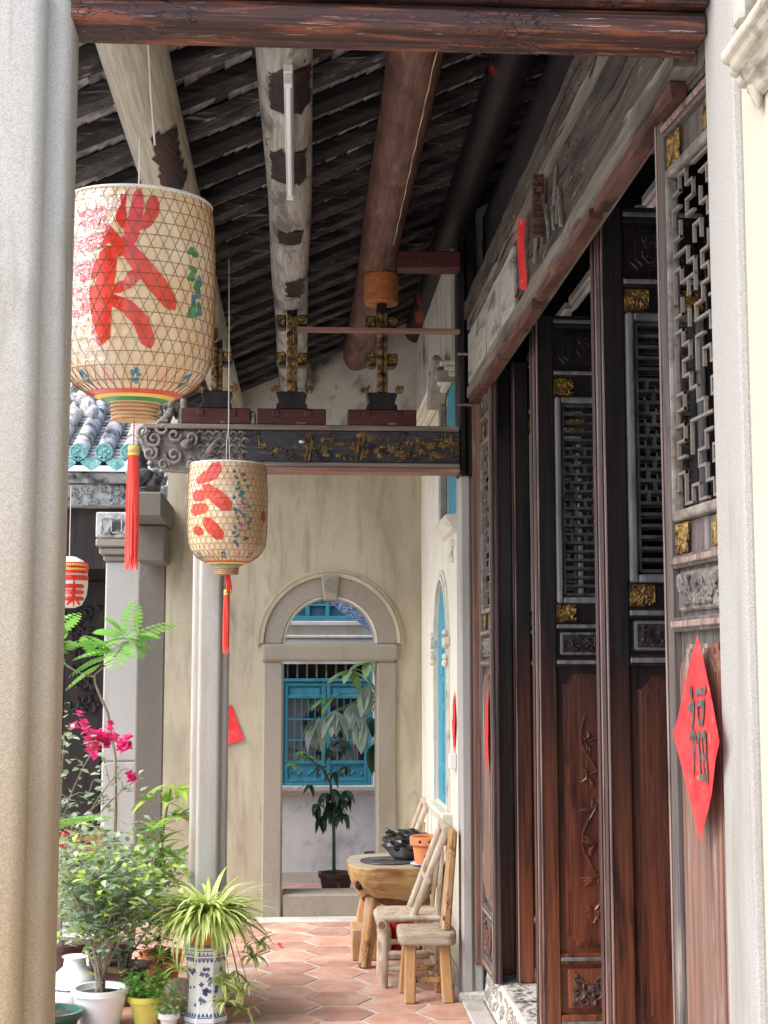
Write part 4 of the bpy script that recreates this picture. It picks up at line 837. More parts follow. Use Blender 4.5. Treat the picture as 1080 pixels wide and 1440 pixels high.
# ------------------------------------------------------------------ lanterns
LP = [(.066, 0), (.085, .010), (.125, .028), (.165, .058), (.192, .095), (.205, .14), (.211, .22), (.2125, .33), (.211, .45), (.207, .55), (.202, .61), (.197, .625)]
def lr(z):
    for (r0, z0), (r1, z1) in zip(LP, LP[1:]):
        if z <= z1: return r0 + (r1 - r0) * (z - z0) / (z1 - z0)
    return LP[-1][0]
def lantern(label, strokes, extra, tl, seed):
    t = thing('paper_lantern', label, 'lantern', (0, 0, 0), 'barrel lanterns with wire net')
    body = MB().lathe(LP, 64, close=False)
    body = body.build('body', 'lantern_paper', t, smooth=60)
    MB().lathe([(.199, .620), (.197, .628), (.15, .633), (.06, .636), (.055, .636)], 48, close=False).build('top_cap', 'lantern_cap', t, smooth=60)
    MB().lathe([(.200, .616), (.2045, .620), (.200, .625)], 48, close=False).build('top_rim', 'lantern_cap', t, smooth=60)
    mb = MB(); nh = 40
    zs = [.03 + .595 * i / 22 for i in range(23)]
    for k in range(nh):
        for sg in (1, -1):
            mb.tube([((lr(z) + .0022) * math.cos(6.2832 * k / nh + sg * z * 2.1), (lr(z) + .0022) * math.sin(6.2832 * k / nh + sg * z * 2.1), z) for z in zs], .00085, 3, cap=False)
    mb.build('net_wires', 'lantern_wire', body)
    mb = MB()
    for i in range(15):
        z = .052 + i * .0385
        mb.tube([((lr(z) + .0028) * math.cos(q * .13090), (lr(z) + .0028) * math.sin(q * .13090), z) for q in range(49)], .00095, 3, cap=False)
    mb.build('net_rings', 'lantern_wire', body)
    fn = lambda u, v: ((lr(v) + .0009) * math.cos(u), (lr(v) + .0009) * math.sin(u), v)
    # u = angle, v = height; strokes given in metres along the surface round the middle angle
    for ps, ws in strokes: stroke(MB(), ps, ws, lambda x, z: fn(x / .2125, z), step=.012).build('brush_stroke', 'red_paint', body, smooth=60)
    if tl < .08:
        MB().grid(lambda a, b: tuple((lr(.10 + .50 * b) + .005 + .004 * noise.noise(Vector((a * 14, b * 9, 2)))) * k for k in (math.cos(-2.5 + 2.15 * a - .25 * math.sin(4 * b)), math.sin(-2.5 + 2.15 * a - .25 * math.sin(4 * b)))) + (.10 + .50 * b,), 60, 40).build('plastic_wrap', 'plastic_film', body, smooth=60, fix=False)
    # painted bands round the foot
    for (za, zb, m) in ((.003, .012, 'green_paint'), (.0125, .020, 'gold_paint'), (.0205, .030, 'red_paint')):
        MB().lathe([(lr(za) + .0018, za), (lr(zb) + .0018, zb)], 48, close=False).build('painted_band', m, body)
    g = random.Random(seed)
    for k in range(14):
        u0 = k * .449; c = ['blue_paint', 'pink_paint'][k % 2]; mb = MB()
        for q in range(5):
            a = q * 1.2566; cu, cv = u0 + .055 * math.cos(a), .062 + .014 * math.sin(a)
            mb.add([fn(cu + .04 * math.cos(b * 1.0472), cv + .009 * math.sin(b * 1.0472)) for b in range(6)], [tuple(range(6))])
        mb.build('painted_flower', c, body, kind='stuff')
    for m, lst in extra.items():
        mb = MB()
        for (x, z, a, b, rot) in lst:
            mb.add([fn((x + a * math.cos(q * .7854) * math.cos(rot) - b * math.sin(q * .7854) * math.sin(rot)) / .2125, z + a * math.cos(q * .7854) * math.sin(rot) + b * math.sin(q * .7854) * math.cos(rot)) for q in range(8)], [tuple(range(8))])
        mb.build('painted_flowers', m, body, kind='stuff')
    mb = MB()
    for i in range(4): mb.lathe([(.064 - i * .0012, -.012 - i * .012), (.067 - i * .0012, -.007 - i * .012), (.064 - i * .0012, -.002 - i * .012), (.056, -.002 - i * .012), (.056, -.012 - i * .012)], 28, close=False)
    mb.lathe([(.062, -.05), (.0, -.05)], 28, close=False); mb.build('foot_ring', 'rattan', t, smooth=50)
    # hanger
    mb = MB()
    for s in (-1, 1): mb.tube(bez((s * .085, 0, .63), (s * .085, 0, .80), (s * .012, 0, .82), 8) + [Vector((0, 0, .835))], .0022, 5)
    mb.build('hanger_wire', 'string', t)
    # tassel
    z0 = -.05 - tl
    ts = MB().tube([(0, 0, -.05), (.002, 0, z0)], .0022, 5); ts = ts.build('tassel_cord', 'red_thread', t)
    MB().lathe([(.010, z0), (.015, z0 - .004), (.0155, z0 - .03), (.015, z0 - .032)], 16).build('tassel_cap', 'gold_paint', t, smooth=50)
    MB().lathe([(.0158, z0 - .012), (.0162, z0 - .018), (.0158, z0 - .024)], 16, close=False).build('tassel_band', 'rattan', t)
    mb = MB()
    for k in range(90):
        a = g.random() * 6.28; r = .014 * math.sqrt(g.random()); e = 1.15 + g.random() * .3; ln = .29 + g.random() * .07
        mb.tube([(r * math.cos(a), r * math.sin(a), z0 - .03), (r * e * math.cos(a), r * e * math.sin(a), z0 - .15), (r * e * math.cos(a) + g.uniform(-.004, .004), r * e * math.sin(a), z0 - .03 - ln)], .0013, 3, cap=False)
    mb.build('tassel_threads', 'red_thread', t, kind='stuff')
    return t
def zc(x, y): return ((x - 480) * .000515 * 1.0, .62 - (y - 90) * .000502)      # sketch units of the brush character to metres
def sk(pts, w): return ([zc(x, y) for x, y in pts], [k * .00051 for k in (w if isinstance(w, (list, tuple)) else [w] * len(pts))])
st1 = [sk([(405, 135), (385, 210), (392, 290), (425, 350)], (30, 55, 60, 60)), sk([(478, 115), (470, 230), (455, 340)], (50, 70, 75)), sk([(560, 150), (550, 240), (520, 310), (480, 350)], (60, 75, 60, 40)), sk([(450, 340), (445, 400), (400, 470), (330, 500)], (100, 70, 80, 70)),
       sk([(395, 430), (480, 540), (580, 670), (670, 800)], (70, 100, 110, 80)), sk([(300, 325), (345, 400), (400, 460)], (50, 70, 60)), sk([(480, 600), (430, 680), (350, 720)], (80, 60, 60)),
       sk([(330, 470), (320, 620), (300, 800), (290, 1015)], (100, 100, 105, 110)), sk([(330, 760), (430, 810), (500, 890), (550, 1035)], (60, 80, 85, 80)),
       sk([(150, 250), (230, 290), (310, 230)], (90, 120, 70)), sk([(100, 420), (200, 430), (320, 410)], (70, 110, 90)), sk([(110, 560), (190, 600), (310, 570)], (60, 120, 80)), sk([(100, 700), (200, 740), (320, 720)], (40, 80, 90)), sk([(120, 850), (220, 800), (300, 830)], (50, 80, 90)), sk([(20, 960), (0, 1010), (-20, 1060)], (60, 60, 60)), sk([(60, 300), (-20, 420), (-90, 620)], (90, 90, 60))]
ex1 = {'green_paint': [(.17 + random.uniform(-.02, .025), .36 + random.uniform(-.12, .12), .016, .010, random.random() * 3) for _ in range(14)], 'blue_paint': [(.18 + random.uniform(-.02, .02), .26 + random.uniform(-.06, .16), .012, .009, random.random() * 3) for _ in range(8)]}
L1 = lantern('large cream barrel lantern with red brush character and red tassel, nearest at left', st1, ex1, .075, 1)
cang = lambda x, y: math.atan2(-y, -x)
L1.location = (-.480, 4.1, 2.66); L1.scale = (1.06, 1.06, .94); L1.rotation_euler = (0, R(3.0), R(-83))
MB().tube([(-.435, 4.1, 3.44), (-.45, 4.1, 3.6), (-.47, 4.09, 3.9)], .003, 5).build('hanging_cord', 'string', label='pale cord holding the large lantern', cat='cord')
st2 = [([(-.03, .60), (-.07, .54), (-.16, .50)], (.07, .08, .05)), ([(-.11, .47), (-.03, .40), (.03, .335)], (.06, .085, .075)), ([(-.19, .42), (-.10, .41)], (.07, .07)), ([(-.20, .33), (-.09, .34)], (.08, .06)), ([(-.10, .27), (-.05, .21), (-.01, .16)], (.06, .075, .06)), ([(-.18, .22), (-.12, .19)], (.06, .05)), ([(.25, .32), (.27, .27)], (.06, .06)), ([(.40, .5), (.42, .25)], (.09, .09))]
g2 = random.Random(8)
ex2 = {'blue_paint': [(.105 + g2.uniform(-.05, .05), z, g2.uniform(.010, .02), g2.uniform(.007, .012), g2.random() * 3) for z in [.12 + .035 * i * .5 for i in range(26)]], 'green_paint': [(.11 + g2.uniform(-.05, .05), z, g2.uniform(.010, .018), .007, g2.random() * 3) for z in [.16 + .03 * i for i in range(11)]],
       'pink_paint': [(.105 + .022 * math.cos(k), z + .022 * math.sin(k), .013, .010, k) for z in (.36, .22) for k in (0, 1.05, 2.1, 3.14, 4.2, 5.2)]}
L2 = lantern('farther barrel lantern with short red strokes and blue flowers, hanging before the tan wall', st2, ex2, .09, 2)
L2.location = (-.385, 7.6, 2.44); L2.scale = (1, 1, .875); L2.rotation_euler = (0, R(1.5), R(-93))
MB().tube([(-.385, 7.6, 3.16), (-.388, 7.6, 3.7), (-.395, 7.6, 4.12)], .003, 5).build('hanging_cord', 'string', label='pale cord holding the farther barrel lantern', cat='cord')
mb = MB()
for k in range(14): x = -.385 + random.uniform(-.01, .02); mb.tube([(x, 7.58, 2.395), (x + .01, 7.575, 2.34), (x + .012, 7.58, 2.29 + random.random() * .03)], .003, 4)
mb.build('red_fringe', 'red_thread', label='short red thread fringe under the farther barrel lantern', cat='fringe')
# round red lantern far left
L3 = thing('round_lantern', 'small white and red oval lantern half hidden behind the near column', 'lantern', (-1.76, 11.0, 2.36))
b3 = MB().lathe([(.05, 0), (.10, .02), (.135, .09), (.145, .18), (.14, .28), (.11, .36), (.05, .39)], 28, (-1.76, 11.0, 2.36)).build('body', 'lantern_cap', L3, smooth=60)
mb = MB(); f3 = lambda u, v: (-1.76 + .150 * math.cos(u), 11.0 + .150 * math.sin(u), 2.36 + v)
stroke(mb, [(-2.2, .30), (-.1, .30)], (.085, .085), f3, step=.2); stroke(mb, [(-2.2, .225), (-.1, .225)], (.04, .04), f3, step=.2)
for v in (.16, .115, .065): stroke(mb, [(-1.75, v), (-.55, v)], (.034, .034), f3, step=.2)
stroke(mb, [(-1.15, .19), (-1.15, .03)], (.16, .16), lambda u, v: f3(u, v)); stroke(mb, [(-1.1, .07), (-.8, .02)], (.03, .03), f3, step=.1); stroke(mb, [(-1.1, .07), (-1.5, .02)], (.03, .03), f3, step=.1)
mb.build('painted_character', 'red_paint', b3, smooth=60)
mb = MB()
for v in (.325, .29):
    for k in range(12): mb.add([tuple(Vector(f3(-1.7 + k * .11 + a, v + b)) * 1 + Vector((.003, -.003, 0))) for a, b in ((-.04, -.008), (.04, -.008), (.04, .008), (-.04, .008))], [(0, 1, 2, 3)])
mb.build('small_lettering', 'gold_paint', b3, kind='stuff')
MB().tube([(-1.76, 11, 2.75), (-1.76, 11, 3.3)], .003, 4).build('cord', 'string', L3)
MB().box(1.06, 1.10, 3.5, 3.95, .197, .288).build('panel_foot', 'door_stile_worn', label='low wooden foot rail under the near lattice panel', cat='rail', bevel=.005)

# ------------------------------------------------------------------ furniture
# stump table
tb = thing('stump_table', 'rustic table with thick live edge slab on chunky legs against the cream wall', 'table', (.62, 9.7, 0))
mb = MB(); n = 72; rings = []
for (zz, fx_, fy_, am) in ((.64, 1.0, 1.0, .0), (.632, 1.02, 1.015, .3), (.60, 1.01, 1.01, .7), (.55, .96, .97, 1), (.50, .88, .90, 1), (.45, .78, .81, 1.2), (.41, .64, .66, 1.4), (.385, .46, .48, 1.4)):
    rr = []
    for k in range(n):
        a = 6.2832 * k / n; ca, sa_ = math.cos(a), math.sin(a); e = 1 + .045 * noise.noise(Vector((ca * 2, sa_ * 2, 3))) + .02 * noise.noise(Vector((ca * 7, sa_ * 7, 5)))
        e *= 1 + am * .035 * noise.noise(Vector((ca * 4, sa_ * 4, zz * 14)))
        ex = abs(ca) ** .6 * math.copysign(1, ca); ey = abs(sa_) ** .7 * math.copysign(1, sa_)
        rr.append((.645 + .315 * ex * e * fx_, 9.56 + .37 * ey * e * fy_, zz + (.05 * am * noise.noise(Vector((ca * 1.8, sa_ * 1.8, 9))) if zz < .56 else 0)))
    rings.append(rr)
mb.add(rings[0], [tuple(range(n))], 1)
for q in range(len(rings) - 1): mb.add(rings[q] + rings[q + 1], [(k, n + k, n + (k + 1) % n, (k + 1) % n) for k in range(n)], 2 if q > 4 else 0)
mb.add(rings[-1], [tuple(range(n))[::-1]], 2)
bmv = mb.build('slab', ['table_wood', 'table_top', 'burl'], tb, smooth=35, fix=False)
MB().ball((.40, 9.315, .52), (.030, .024, .034), 10, 7, .3).build('knot_hole', 'peel', bmv)
for (x0, y0, x1, y1, r) in ((.50, 9.40, .43, 9.33, .052), (.50, 9.74, .40, 9.95, .05), (.80, 9.42, .86, 9.36, .05), (.82, 9.74, .87, 9.9, .05)):
    MB().tube([(x1, y1, 0), ((x0 + x1) / 2, (y0 + y1) / 2, .26), (x0, y0, .50)], [r * .9, r, r * 1.15], 6).build('leg', 'chair_wood', tb, bevel=.008)
ON_TABLE = [o for o in COL.objects]
# things on the table
ba = thing('metal_basin', 'dark metal basin holding a black plastic bag on the table', 'basin', (.69, 9.75, .70))
MB().lathe([(.08, .004), (.115, .03), (.135, .085), (.142, .085), (.12, .026), (.085, 0), (.0, 0)], 32, (.69, 9.75, .703), close=False).build('bowl', 'steel_dark', ba, smooth=50)
MB().lathe([(.10, .10), (.125, .10), (.13, .106), (.0, .108)], 32, (.69, 9.75, .68), close=False).build('rim', 'steel_dark', ba, smooth=50)
bagm = MB(); bagm.ball((.69, 9.75, .805), (.165, .15, .085), 20, 13, .28, seed=4, fr=3.4)
bagm.v = [(x + .008 * noise.noise(Vector((x, y, z)) * 26), y + .008 * noise.noise(Vector((x, y, z)) * 24 + Vector((5, 0, 0))), max(z + .012 * noise.noise(Vector((x, y, z)) * 17 + Vector((0, 8, 0))), .755)) for x, y, z in bagm.v]
bagm.tube([(.60, 9.70, .86), (.575, 9.68, .885), (.55, 9.67, .89), (.535, 9.67, .885)], [.03, .014, .022, .008], 8)
bagm.build('plastic_bag', 'bag', label='crumpled glossy black plastic bag in the basin', cat='bag', fix=True)
ta = thing('metal_tray', 'thin round metal plate under the basin and the clay stove', 'plate', (.70, 9.62, .70))
MB().lathe([(0, .001), (.15, .001), (.19, .008), (.192, .006), (.15, 0.0)], 32, (.56, 9.62, .701), close=False).build('plate', 'steel_dark', ta, smooth=50)
mb = MB(); mb.obox((.50, 9.60, .713), (.12, .018, .008), (0, 0, .5)); mb.obox((.56, 9.63, .715), (.07, .014, .008), (0, 0, -.3)); mb.build('tongs', 'steel_dark', ta, bevel=.002)
sa = MB().lathe([(0, .002), (.08, .002), (.115, .016), (.118, .014), (.08, -.002), (0, -.002)], 32, (.80, 9.40, .704), close=False).build('saucer', 'ceramic_white', smooth=50, label='white saucer under the orange clay stove', cat='saucer')
cs = thing('clay_stove', 'orange clay stove pot with a square opening on a white saucer', 'stove', (.80, 9.40, .72))
ps = [(.072, .0), (.075, .02), (.085, .10), (.10, .115), (.102, .16), (.098, .165), (.085, .16), (.075, .10), (.065, .02), (0, .02)]
mb = MB(); n = 32; c = (.80, 9.40, .722); vs = []
for r, z in ps:
    for j in range(n): q = 6.2832 * j / n - math.pi / 2; vs.append((c[0] + r * 1.18 * math.cos(q), c[1] + r * 1.18 * math.sin(q), c[2] + z))
fs = [(i * n + j, i * n + (j + 1) % n, (i + 1) * n + (j + 1) % n, (i + 1) * n + j) for i in range(len(ps) - 1) for j in range(n) if not (i in (0, 1) and (j < 4 or j > n - 1)) or i > 1]
mb.add(vs, fs); mb.build('pot', 'clay_orange', cs, smooth=40, fix=False)
MB().box(.765, .835, 9.30, 9.33, .724, .775).build('fire_door', 'peel', cs)
for a in (-.55, .0, .55): MB().ball((.80 + .119 * math.sin(a), 9.40 - .119 * math.cos(a), .862), (.010, .005, .010), 8, 6).build('air_hole', 'peel', cs)
for o in COL.objects:
    if o.parent is None and o not in ON_TABLE: o.location += Vector((.04, -.10, -.06))
# rustic plank chair
wc = thing('plank_chair', 'rustic chair with thick slab seat and leaning plank back, nearest the camera', 'chair', (.76, 8.5, 0))
mb = MB(); vs = []
sp = [(.585, 8.36), (.60, 8.34), (.88, 8.33), (.915, 8.36), (.925, 8.48), (.92, 8.66), (.88, 8.68), (.62, 8.68), (.59, 8.66)]
mb.prism(sp, 'z', .318, .39); mb.build('seat', 'seat_wood', wc, bevel=.016, seg=2)
for (x0, y0, x1, y1, w) in ((.655, 8.41, .645, 8.36, .032), (.85, 8.41, .865, 8.36, .032), (.65, 8.61, .625, 8.62, .026), (.86, 8.60, .84, 8.62, .028)):
    mb = MB(); mb.add([(x1 - w, y1 - w, 0), (x1 + w, y1 - w, 0), (x1 + w, y1 + w, 0), (x1 - w, y1 + w, 0), (x0 - w, y0 - w, .32), (x0 + w, y0 - w, .32), (x0 + w, y0 + w, .32), (x0 - w, y0 + w, .32)], [(0, 1, 2, 3), (4, 5, 6, 7), (0, 1, 5, 4), (1, 2, 6, 5), (2, 3, 7, 6), (3, 0, 4, 7)])
    mb.build('leg', 'chair_wood', wc, bevel=.008)
mb = MB(); mb.box(.67, .84, 8.40, 8.425, .10, .135); mb.build('stretcher', 'chair_wood', wc, bevel=.005)
mb = MB(); mb.box(.66, .85, 8.60, 8.625, .13, .16); mb.build('stretcher', 'chair_wood', wc, bevel=.005)
mb = MB(); mb.add([(.84, 8.42, .385), (.89, 8.42, .385), (.89, 8.58, .385), (.84, 8.58, .385), (.895, 8.43, .965), (.935, 8.43, .955), (.935, 8.57, .955), (.895, 8.57, .965)], [(0, 1, 2, 3), (4, 5, 6, 7), (0, 1, 5, 4), (1, 2, 6, 5), (2, 3, 7, 6), (3, 0, 4, 7)])
mb.build('backrest', 'chair_wood', wc, bevel=.010)
# bamboo chairs
def bamboo(mb, a, b, r=.022, n=10, nodes=5, m=0):
    a, b = Vector(a), Vector(b); ps = []; rs = []
    for i in range(nodes * 4 + 1):
        t = i / (nodes * 4); ps.append(a.lerp(b, t)); rs.append(r * (1.07 if i % 4 == 2 else 1.0))
    return mb.tube(ps, rs, n, m)
def bamboo_chair(label, ox, oy, part=False):
    t = thing('bamboo_chair', label, 'chair', (ox + .2, oy + .2, 0), 'bamboo chairs by the table')
    B = lambda nm, a, b, r=.02, nodes=5: bamboo(MB(), a, b, r, 10, nodes).build(nm, 'bamboo', t, smooth=50)
    fx, bx, y0, y1 = ox, ox + .33, oy, oy + .36
    for y in (y0, y1):
        B('leg', (fx, y, 0), (fx + .01, y, .385), .026); B('leg', (bx, y, 0), (bx - .01, y, .385), .024)
        MB().tube([(fx + .01, y - .0, .384), (fx + .01, y, .388)], .020, 10).build('leg_hollow', 'bamboo_end', t)
        B('back_post', (bx - .16, y + .03 * (1 if y == y0 else -1), .38), (bx + .055, y + .03 * (1 if y == y0 else -1), .93), .022, 6)
        B('back_brace', (bx - .01, y + .03 * (1 if y == y0 else -1), .36), (bx + .03, y + .03 * (1 if y == y0 else -1), .80), .014, 4)
        for z in (.11, .20): B('rung', (fx + .02, y, z), (bx - .02, y, z), .016, 3)
    for z in (.11, .24): B('rung', (fx + .004, y0 + .02, z), (fx + .004, y1 - .02, z), .016, 3); B('rung', (bx - .004, y0 + .02, z), (bx - .004, y1 - .02, z), .016, 3)
    for i in range(8): B('seat_slat', (fx - .02, y0 + .0 + i * .0514, .402), (bx + .01, y0 + .0 + i * .0514, .402), .018, 4)
    B('seat_rail', (fx - .012, y0 - .05, .372), (fx - .012, y1 + .05, .372), .030, 4)
    MB().tube([(fx - .012, y0 - .0515, .372), (fx - .012, y0 - .0505, .372)], .022, 12).build('rail_hollow', 'bamboo_end', t)
    B('back_rail', (bx + .055, y0 - .01, .925), (bx + .055, y1 + .01, .925), .024, 4)
    B('back_rail', (bx - .06, y0, .62), (bx - .06, y1, .62), .015, 4)
    return t
bamboo_chair('pale bamboo chair between the table and the plank chair', .52, 8.76)
bamboo_chair('bamboo chair behind the table with only its back posts showing', .545, 10.35)
bx_ = thing('red_stool', 'small red plastic stool under the table', 'stool', (.70, 9.9, 0))
MB().lathe([(.13, 0), (.12, .02), (.10, .24), (.105, .26), (.0, .262)], 8, (.70, 9.9, 0)).build('body', 'red_paper', bx_, bevel=.008)
MB().box(.36, .62, 9.55, 9.85, .0, .20).build('wooden_crate', 'chair_wood', bevel=.008, label='low plain wooden block stool under the table', cat='stool')

# ------------------------------------------------------------------ beyond the arch: passage, back wall, teal window
BY = 12.9
bw = thing('back_wall', 'grey white plaster wall with mossy foot seen through the archway', 'wall', (.3, BY, 0))
arch_pieces(MB(), 'y', -1.12, 2.4, 0, 2.12, .25, .42, .84, 1.94, BY, BY + .25, arc=False).build('wall', 'plaster_grey', bw)
MB().box(-1.12, 2.4, BY, BY + .25, 2.123, 3.3).build('wall', 'plaster_cream', bw)
MB().box(-1.0, 1.3, BY - .05, BY - .002, 2.17, 2.20).build('cornice', 'plaster_grey', bw, bevel=.008)
MB().box(-1.0, 1.3, BY - .03, BY - .002, 2.08, 2.165).build('cornice', 'plaster_grey', bw, bevel=.008)
MB().box(-1.2, 2.2, BY - .03, BY - .002, .0, .11).build('skirting', 'plaster_dirty', bw)
def casement(label, cx, z0, z1, hw, y, grille=True):
    t = thing('teal_window', label, 'window', (cx, y, z0))
    f = MB()
    zt = z1 - (.14 if grille else 0)
    f.box(cx - hw, cx - hw + .03, y, y + .05, z0, z1); f.box(cx + hw - .03, cx + hw, y, y + .05, z0, z1); f.box(cx - hw + .031, cx + hw - .031, y, y + .05, z0, z0 + .025)
    if grille: f.box(cx - hw + .031, cx + hw - .031, y, y + .05, zt - .03, zt)
    f.build('frame', 'teal', t, bevel=.004)
    MB().box(cx - hw + .01, cx + hw - .01, y + .10, y + .12, z0, z1).build('backing', 'dark_room', t)
    if grille:
        for i in range(9): x = cx - hw + .06 + i * (2 * hw - .12) / 8; MB().box(x - .008, x + .008, y + .03, y + .046, zt + .002, z1).build('bar', 'wood_grey', t)
    ztop = zt - .032 if grille else z1 - .01
    for s in (-1, 1):
        a, b = (cx - hw + .032, cx - .004) if s < 0 else (cx + .004, cx + hw - .032)
        l = MB().box(a, a + .035, y + .012, y + .045, z0 + .027, ztop); l.box(b - .035, b, y + .012, y + .045, z0 + .027, ztop)
        H = ztop - z0
        for q in (z0 + .03, z0 + .03 + H * .17, ztop - H * .16, ztop - .035): l.box(a + .0355, b - .0355, y + .013, y + .044, q, q + .03)
        l = l.build('casement', 'teal', t, bevel=.003)
        MB().box(a + .036, b - .036, y + .03, y + .036, z0 + .05, z0 + .05 + H * .17).build('lower_panel', 'teal', l)
        MB().box(a + .036, b - .036, y + .03, y + .036, ztop - H * .15, ztop - .03).build('upper_panel', 'teal', l)
        mb = MB()
        mb.tube([(a + .05 + (b - a - .1) * k / 14, y + .024, z0 + .045 + H * .07 + .02 * math.sin(k * 1.35)) for k in range(15)], .006, 5); mb.box(a + .055, b - .055, y + .018, y + .0295, ztop - H * .13, ztop - .055); mb.build('moulding', 'teal', l)
        zl, zh = z0 + .06 + H * .17, ztop - H * .16
        MB().box(a + .036, b - .036, y + .031, y + .035, zl, zh).build('pane', 'glass_dark', l)
        mb = MB()
        for k in range(1, 5): x = a + .035 + (b - a - .07) * k / 5; mb.box(x - .004, x + .004, y + .020, y + .0305, zl, zh)
        for k in (1, 2): zz = zl + (zh - zl) * k / 3; mb.box(a + .036, b - .036, y + .019, y + .0302, zz - .007, zz + .007)
        mb.build('glazing_bars', 'teal', l)
    return t
casement('teal casement window with glazing bars seen through the archway', .25, .86, 1.95, .41, BY + .02)
MB().prism([(BY - .09, .86), (BY - .09, .82), (BY - .06, .79), (BY - .0, .77), (BY + .02, .86)], 'x', -.25, .74).build('window_sill', 'granite_pale', label='pale moulded stone sill under the teal casement window', cat='sill', bevel=.006)
mb = MB()
mb.box(.672, .72, BY - .03, BY - .002, .86, 2.06); mb.build('window_jamb', 'plaster_grey', label='plaster trim beside the teal casement window', cat='trim', bevel=.006)
uw2 = thing('teal_window', 'upper teal window glimpsed through the half round arch opening', 'window', (.27, BY, 2.3))
f = MB(); f.box(-.10, .62, BY - .04, BY - .003, 2.33, 2.37); 
for x in (-.10, .06, .24, .42, .585): f.box(x, x + .035, BY - .04, BY - .003, 2.371, 2.9)
f.box(-.064, .584, BY - .034, BY - .004, 2.46, 2.475); f.build('frame', 'teal', uw2, bevel=.003)
MB().box(-.099, .619, BY - .02, BY - .004, 2.371, 2.9).build('pane', 'teal_dark', uw2)
MB().box(-.16, .68, BY - .06, BY - .003, 2.285, 2.325).build('sill', 'plaster_grey', uw2, bevel=.006)
mb = MB(); mb.grid(lambda u, v: (.16 + .6 * u, 12.2 + .25 * v, 2.53 - .42 * u + .32 * v + .008 * math.sin(14 * u)), 12, 6); mb.build('blue_awning', 'blue_cloth', smooth=60, label='blue speckled cloth awning slanting across the arch opening', cat='awning')

# ------------------------------------------------------------------ left: far wing with column, eaves and dark doors
cl = thing('stone_pier', 'square granite pier with carved capital in the courtyard behind the feathery plant', 'column', (-1.405, 11.6, 0))
MB().box(-1.545, -1.268, 11.46, 11.74, -.08, 1.17).build('lower_block', 'granite', cl, bevel=.012)
MB().box(-1.545, -1.268, 11.46, 11.74, 1.173, 2.75).build('shaft', 'granite', cl, bevel=.012)
for z0, z1, d in ((2.752, 2.80, .02), (2.803, 2.86, .05), (2.863, 2.93, .075)): MB().box(-1.545 - d, -1.268 + d, 11.46 - d, 11.74 + d, z0, z1).build('capital', 'granite_tan', cl, bevel=.012)
cp = MB().box(-1.62, -1.19, 11.38, 11.82, 2.933, 3.14).build('capital_block', 'eave_stone', cl, bevel=.01)
mb = MB()
for k in range(5): mb.box(-1.58 + k * .08, -1.58 + k * .08 + .055, 11.372, 11.379, 2.97, 2.98); mb.box(-1.58 + k * .08, -1.58 + k * .08 + .01, 11.372, 11.379, 2.97, 3.09); mb.box(-1.56 + k * .08, -1.56 + k * .08 + .05, 11.372, 11.379, 3.08, 3.09)
mb.build('key_pattern', 'eave_stone', cp)
MB().box(-1.262, -1.045, 11.23, 11.5, -.08, 3.0).build('granite_pilaster', 'granite_dark', label='dark granite pilaster at the left edge of the tan end wall', cat='pillar', bevel=.012)
k1 = thing('stone_corbels', 'two stepped tan stone corbels projecting beside the pier capital', 'corbel', (-1.1, 11, 2.6))
MB().box(-1.24, -.985, 10.2, 11.195, 2.98, 3.16).build('upper_corbel', 'granite_dark', k1, bevel=.012)
MB().box(-1.22, -1.01, 10.75, 11.195, 2.70, 2.977).build('lower_corbel', 'granite_dark', k1, bevel=.012)
ev = thing('wing_eaves', 'grey stone eaves with jade green tile ends and carved frieze, upper left behind the lantern', 'eaves', (-2.2, 12.2, 3.2))
MB().box(-4.2, -1.22, 12.12, 12.5, 3.27, 3.46).build('frieze', 'eave_stone', ev, bevel=.01)
carve(MB(), -2.3, -1.26, 3.29, 3.44, lambda u, v, h: (u, 12.12 - h, v), 77, 60, .012).build('frieze_carving', 'eave_stone', ev, smooth=60)
MB().box(-4.2, -1.25, 12.04, 12.5, 3.463, 3.56).build('cornice', 'eave_stone', ev, bevel=.02)
MB().box(-4.2, -1.25, 12.3, 12.6, 2.75, 3.268).build('dark_lintel', 'far_door', ev)
MB().prism([(12.0, 3.60), (14.0, 4.55), (14.0, 4.65), (12.0, 3.66)], 'x', -4.2, -1.2).build('roof_slab', 'roof_deck', ev)
for i in range(9):
    x = -1.43 - i * .21
    MB().tube([(x, 11.93, 3.70), (x, 13.2, 4.32)], .072, 12).build('cover_tile', 'eave_stone', ev, smooth=50)
    d = MB().tube([(x, 11.90, 3.70), (x, 11.93, 3.70)], .078, 20).build('tile_end', 'jade', ev)
    mb = MB(); mb.tube([(x + .066 * math.cos(q * .4189), 11.898, 3.70 + .066 * math.sin(q * .4189)) for q in range(16)], .007, 5); carve(mb, x - .045, x + .045, 3.655, 3.745, lambda u, v, h: (u, 11.902 - h, v), i, 9, .007); mb.build('relief', 'jade', d)
    xm = x - .105
    MB().prism([(xm - .10, 3.66), (xm - .08, 3.60), (xm - .04, 3.57), (xm, 3.545), (xm + .04, 3.57), (xm + .08, 3.60), (xm + .10, 3.66), (xm + .05, 3.645), (xm - .05, 3.645)], 'y', 11.90, 11.925).build('drip_tile', 'jade', ev)
    for j in range(14): 
        y = 11.95 + j * .085; MB().obox((xm, y, 3.655 + (y - 11.93) * .49), (.11, .09, .014), (R(18), 0, 0)).build('pan_tile', 'eave_stone', ev)
mb = MB()
for k in range(40): mb.ball((-1.27 + rg.uniform(-.10, .22), 11.75 + rg.uniform(-.2, .15), 3.18 + rg.random() * .42), rg.uniform(.03, .075), 9, 7, .6, seed=k)
mb.build('corner_carving', 'eave_stone', ev, smooth=70)
mb = MB()
